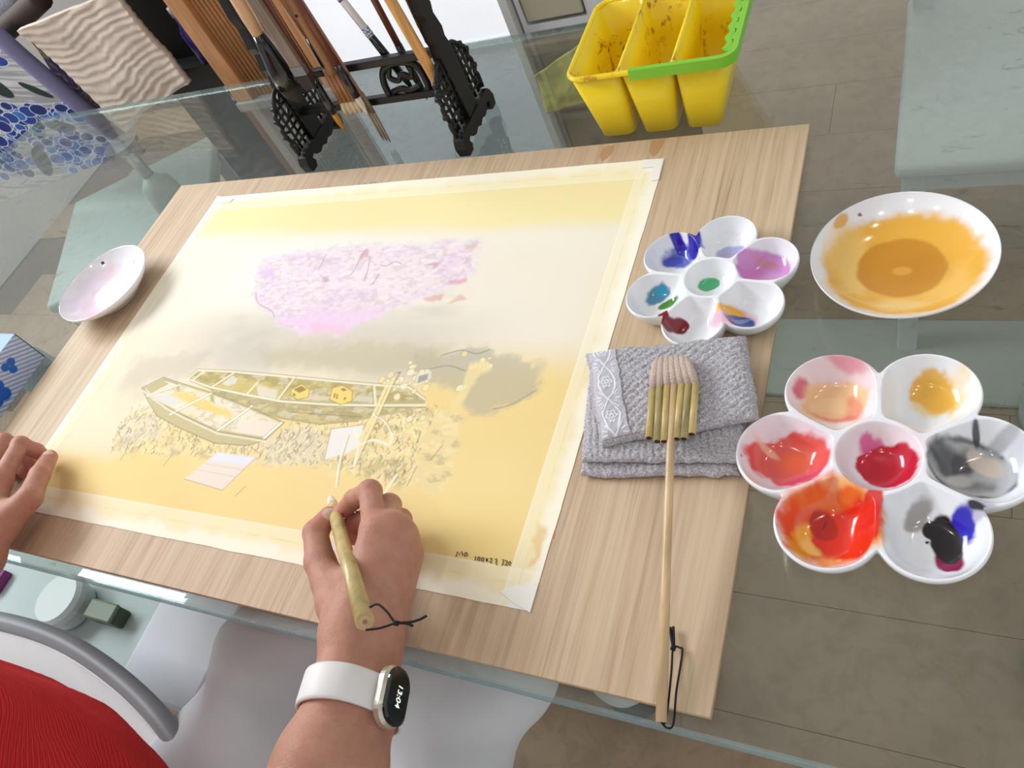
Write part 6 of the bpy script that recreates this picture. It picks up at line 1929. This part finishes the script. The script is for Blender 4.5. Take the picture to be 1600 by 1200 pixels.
# ------------------------------------------------------------------ smart watch on the right wrist
M['silicone'] = mat('white_silicone', (226, 224, 222), 0.5)
M['champagne'] = mat('champagne_metal', (206, 200, 184), 0.3, metal=0.7)
M['screen'] = mat('watch_glass', (8, 8, 9), 0.06, coat=0.6)
M['digits'] = mat('lit_digits', (255, 255, 255))
bsdf(M['digits']).inputs['Emission Color'].default_value = (1, 1, 1, 1)
bsdf(M['digits']).inputs['Emission Strength'].default_value = 0.9
wt = thing('wrist_watch', 'smart watch with white strap and black screen reading 13:04', 'watch', armR[1][0])
wc = np.array(armR[1][0])
ax_ = np.array(JR['w']) - np.array(armR[2][0])
ax_ /= np.linalg.norm(ax_)
cv = np.array((0.554, -0.3938, 1.2869)) - wc
cv -= ax_ * (cv @ ax_)
cv /= np.linalg.norm(cv)
rt = np.cross(ax_, cv)
rt /= np.linalg.norm(rt)
if rt @ np.array((0.8882, 0.2967, -0.3508)) < 0:
    rt = -rt
nn = math.cos(0.88) * cv + math.sin(0.88) * rt          # normal of the watch face
bb = np.cross(nn, ax_)
# measured reach of the forearm in each direction round the axis
fnR = hand_fn(JR, 1, armR)


def reach(dirv, c0):
    ts = np.linspace(0.005, 0.06, 200)
    dd_ = fnR(c0 + ts[:, None] * dirv)
    i = np.argmax(dd_ > 0)
    return ts[i]


na, prof = 64, [(-0.0125, 0.0004), (-0.0123, 0.0022), (-0.010, 0.0030), (0.010, 0.0030), (0.0123, 0.0022), (0.0125, 0.0004)]
V, F = [], []
for k in range(na):
    a = 2 * PI * k / na
    dv = math.cos(a) * nn + math.sin(a) * bb
    for off, th_ in prof:
        lift = 0.0008
        rr = max(reach(dv, wc + ax_ * off), reach(dv, wc))
        V.append(wc + ax_ * off + dv * (rr + lift + th_))
n = len(prof)
F = [(k * n + j, k * n + (j + 1) % n, ((k + 1) % na) * n + (j + 1) % n, ((k + 1) % na) * n + j) for k in range(na) for j in range(n)]
pym('strap', V, F, M['silicone'], wt)
rc_ = reach(nn, wc) + 0.001


def slab(w_, l_, z0, z1, r, ins):
    loops = []
    for z, s in ((z0, ins), (z0 + (z1 - z0) * 0.25, 0), (z1 - (z1 - z0) * 0.3, 0), (z1, ins)):
        loops.append([wc + bb * x + ax_ * y + nn * (rc_ + z) for x, y in rrect(-w_ / 2 + s, w_ / 2 - s, -l_ / 2 + s, l_ / 2 - s, r, 8)])
    n_ = len(loops[0])
    V = [p_ for l2 in loops for p_ in l2]
    F = [tuple(range(n_ - 1, -1, -1))] + [(i * n_ + j, i * n_ + (j + 1) % n_, (i + 1) * n_ + (j + 1) % n_, (i + 1) * n_ + j) for i in range(3) for j in range(n_)] + [tuple(range(3 * n_, 4 * n_))]
    return V, F


V, F = slab(0.0285, 0.041, -0.001, 0.0075, 0.0125, 0.0018)
MB().add(V, F).build('case', M['champagne'], wt)
V, F = slab(0.0262, 0.0385, 0.0070, 0.0100, 0.0115, 0.0016)
scr = MB().add(V, F).build('screen', M['screen'], wt)
cu = bpy.data.curves.new('clock_digits', 'FONT')
cu.body = '13:04'
cu.size = 0.0072
cu.align_x = 'CENTER'
cu.align_y = 'CENTER'
cu.extrude = 0.0001
to = bpy.data.objects.new('clock_text', cu)
COL.objects.link(to)
bpy.context.view_layer.update()
me = bpy.data.meshes.new_from_object(to.evaluated_get(bpy.context.evaluated_depsgraph_get()))
bpy.data.objects.remove(to, do_unlink=True)
ex, ey = -ax_, np.cross(nn, -ax_)
Mt = Matrix(((ex[0], ey[0], nn[0], 0), (ex[1], ey[1], nn[1], 0), (ex[2], ey[2], nn[2], 0), (0, 0, 0, 1)))
Mt.translation = Vector(wc + nn * (rc_ + 0.0102))
me.transform(Mt)
me.materials.clear()
link('clock_digits', me, M['digits'], scr)
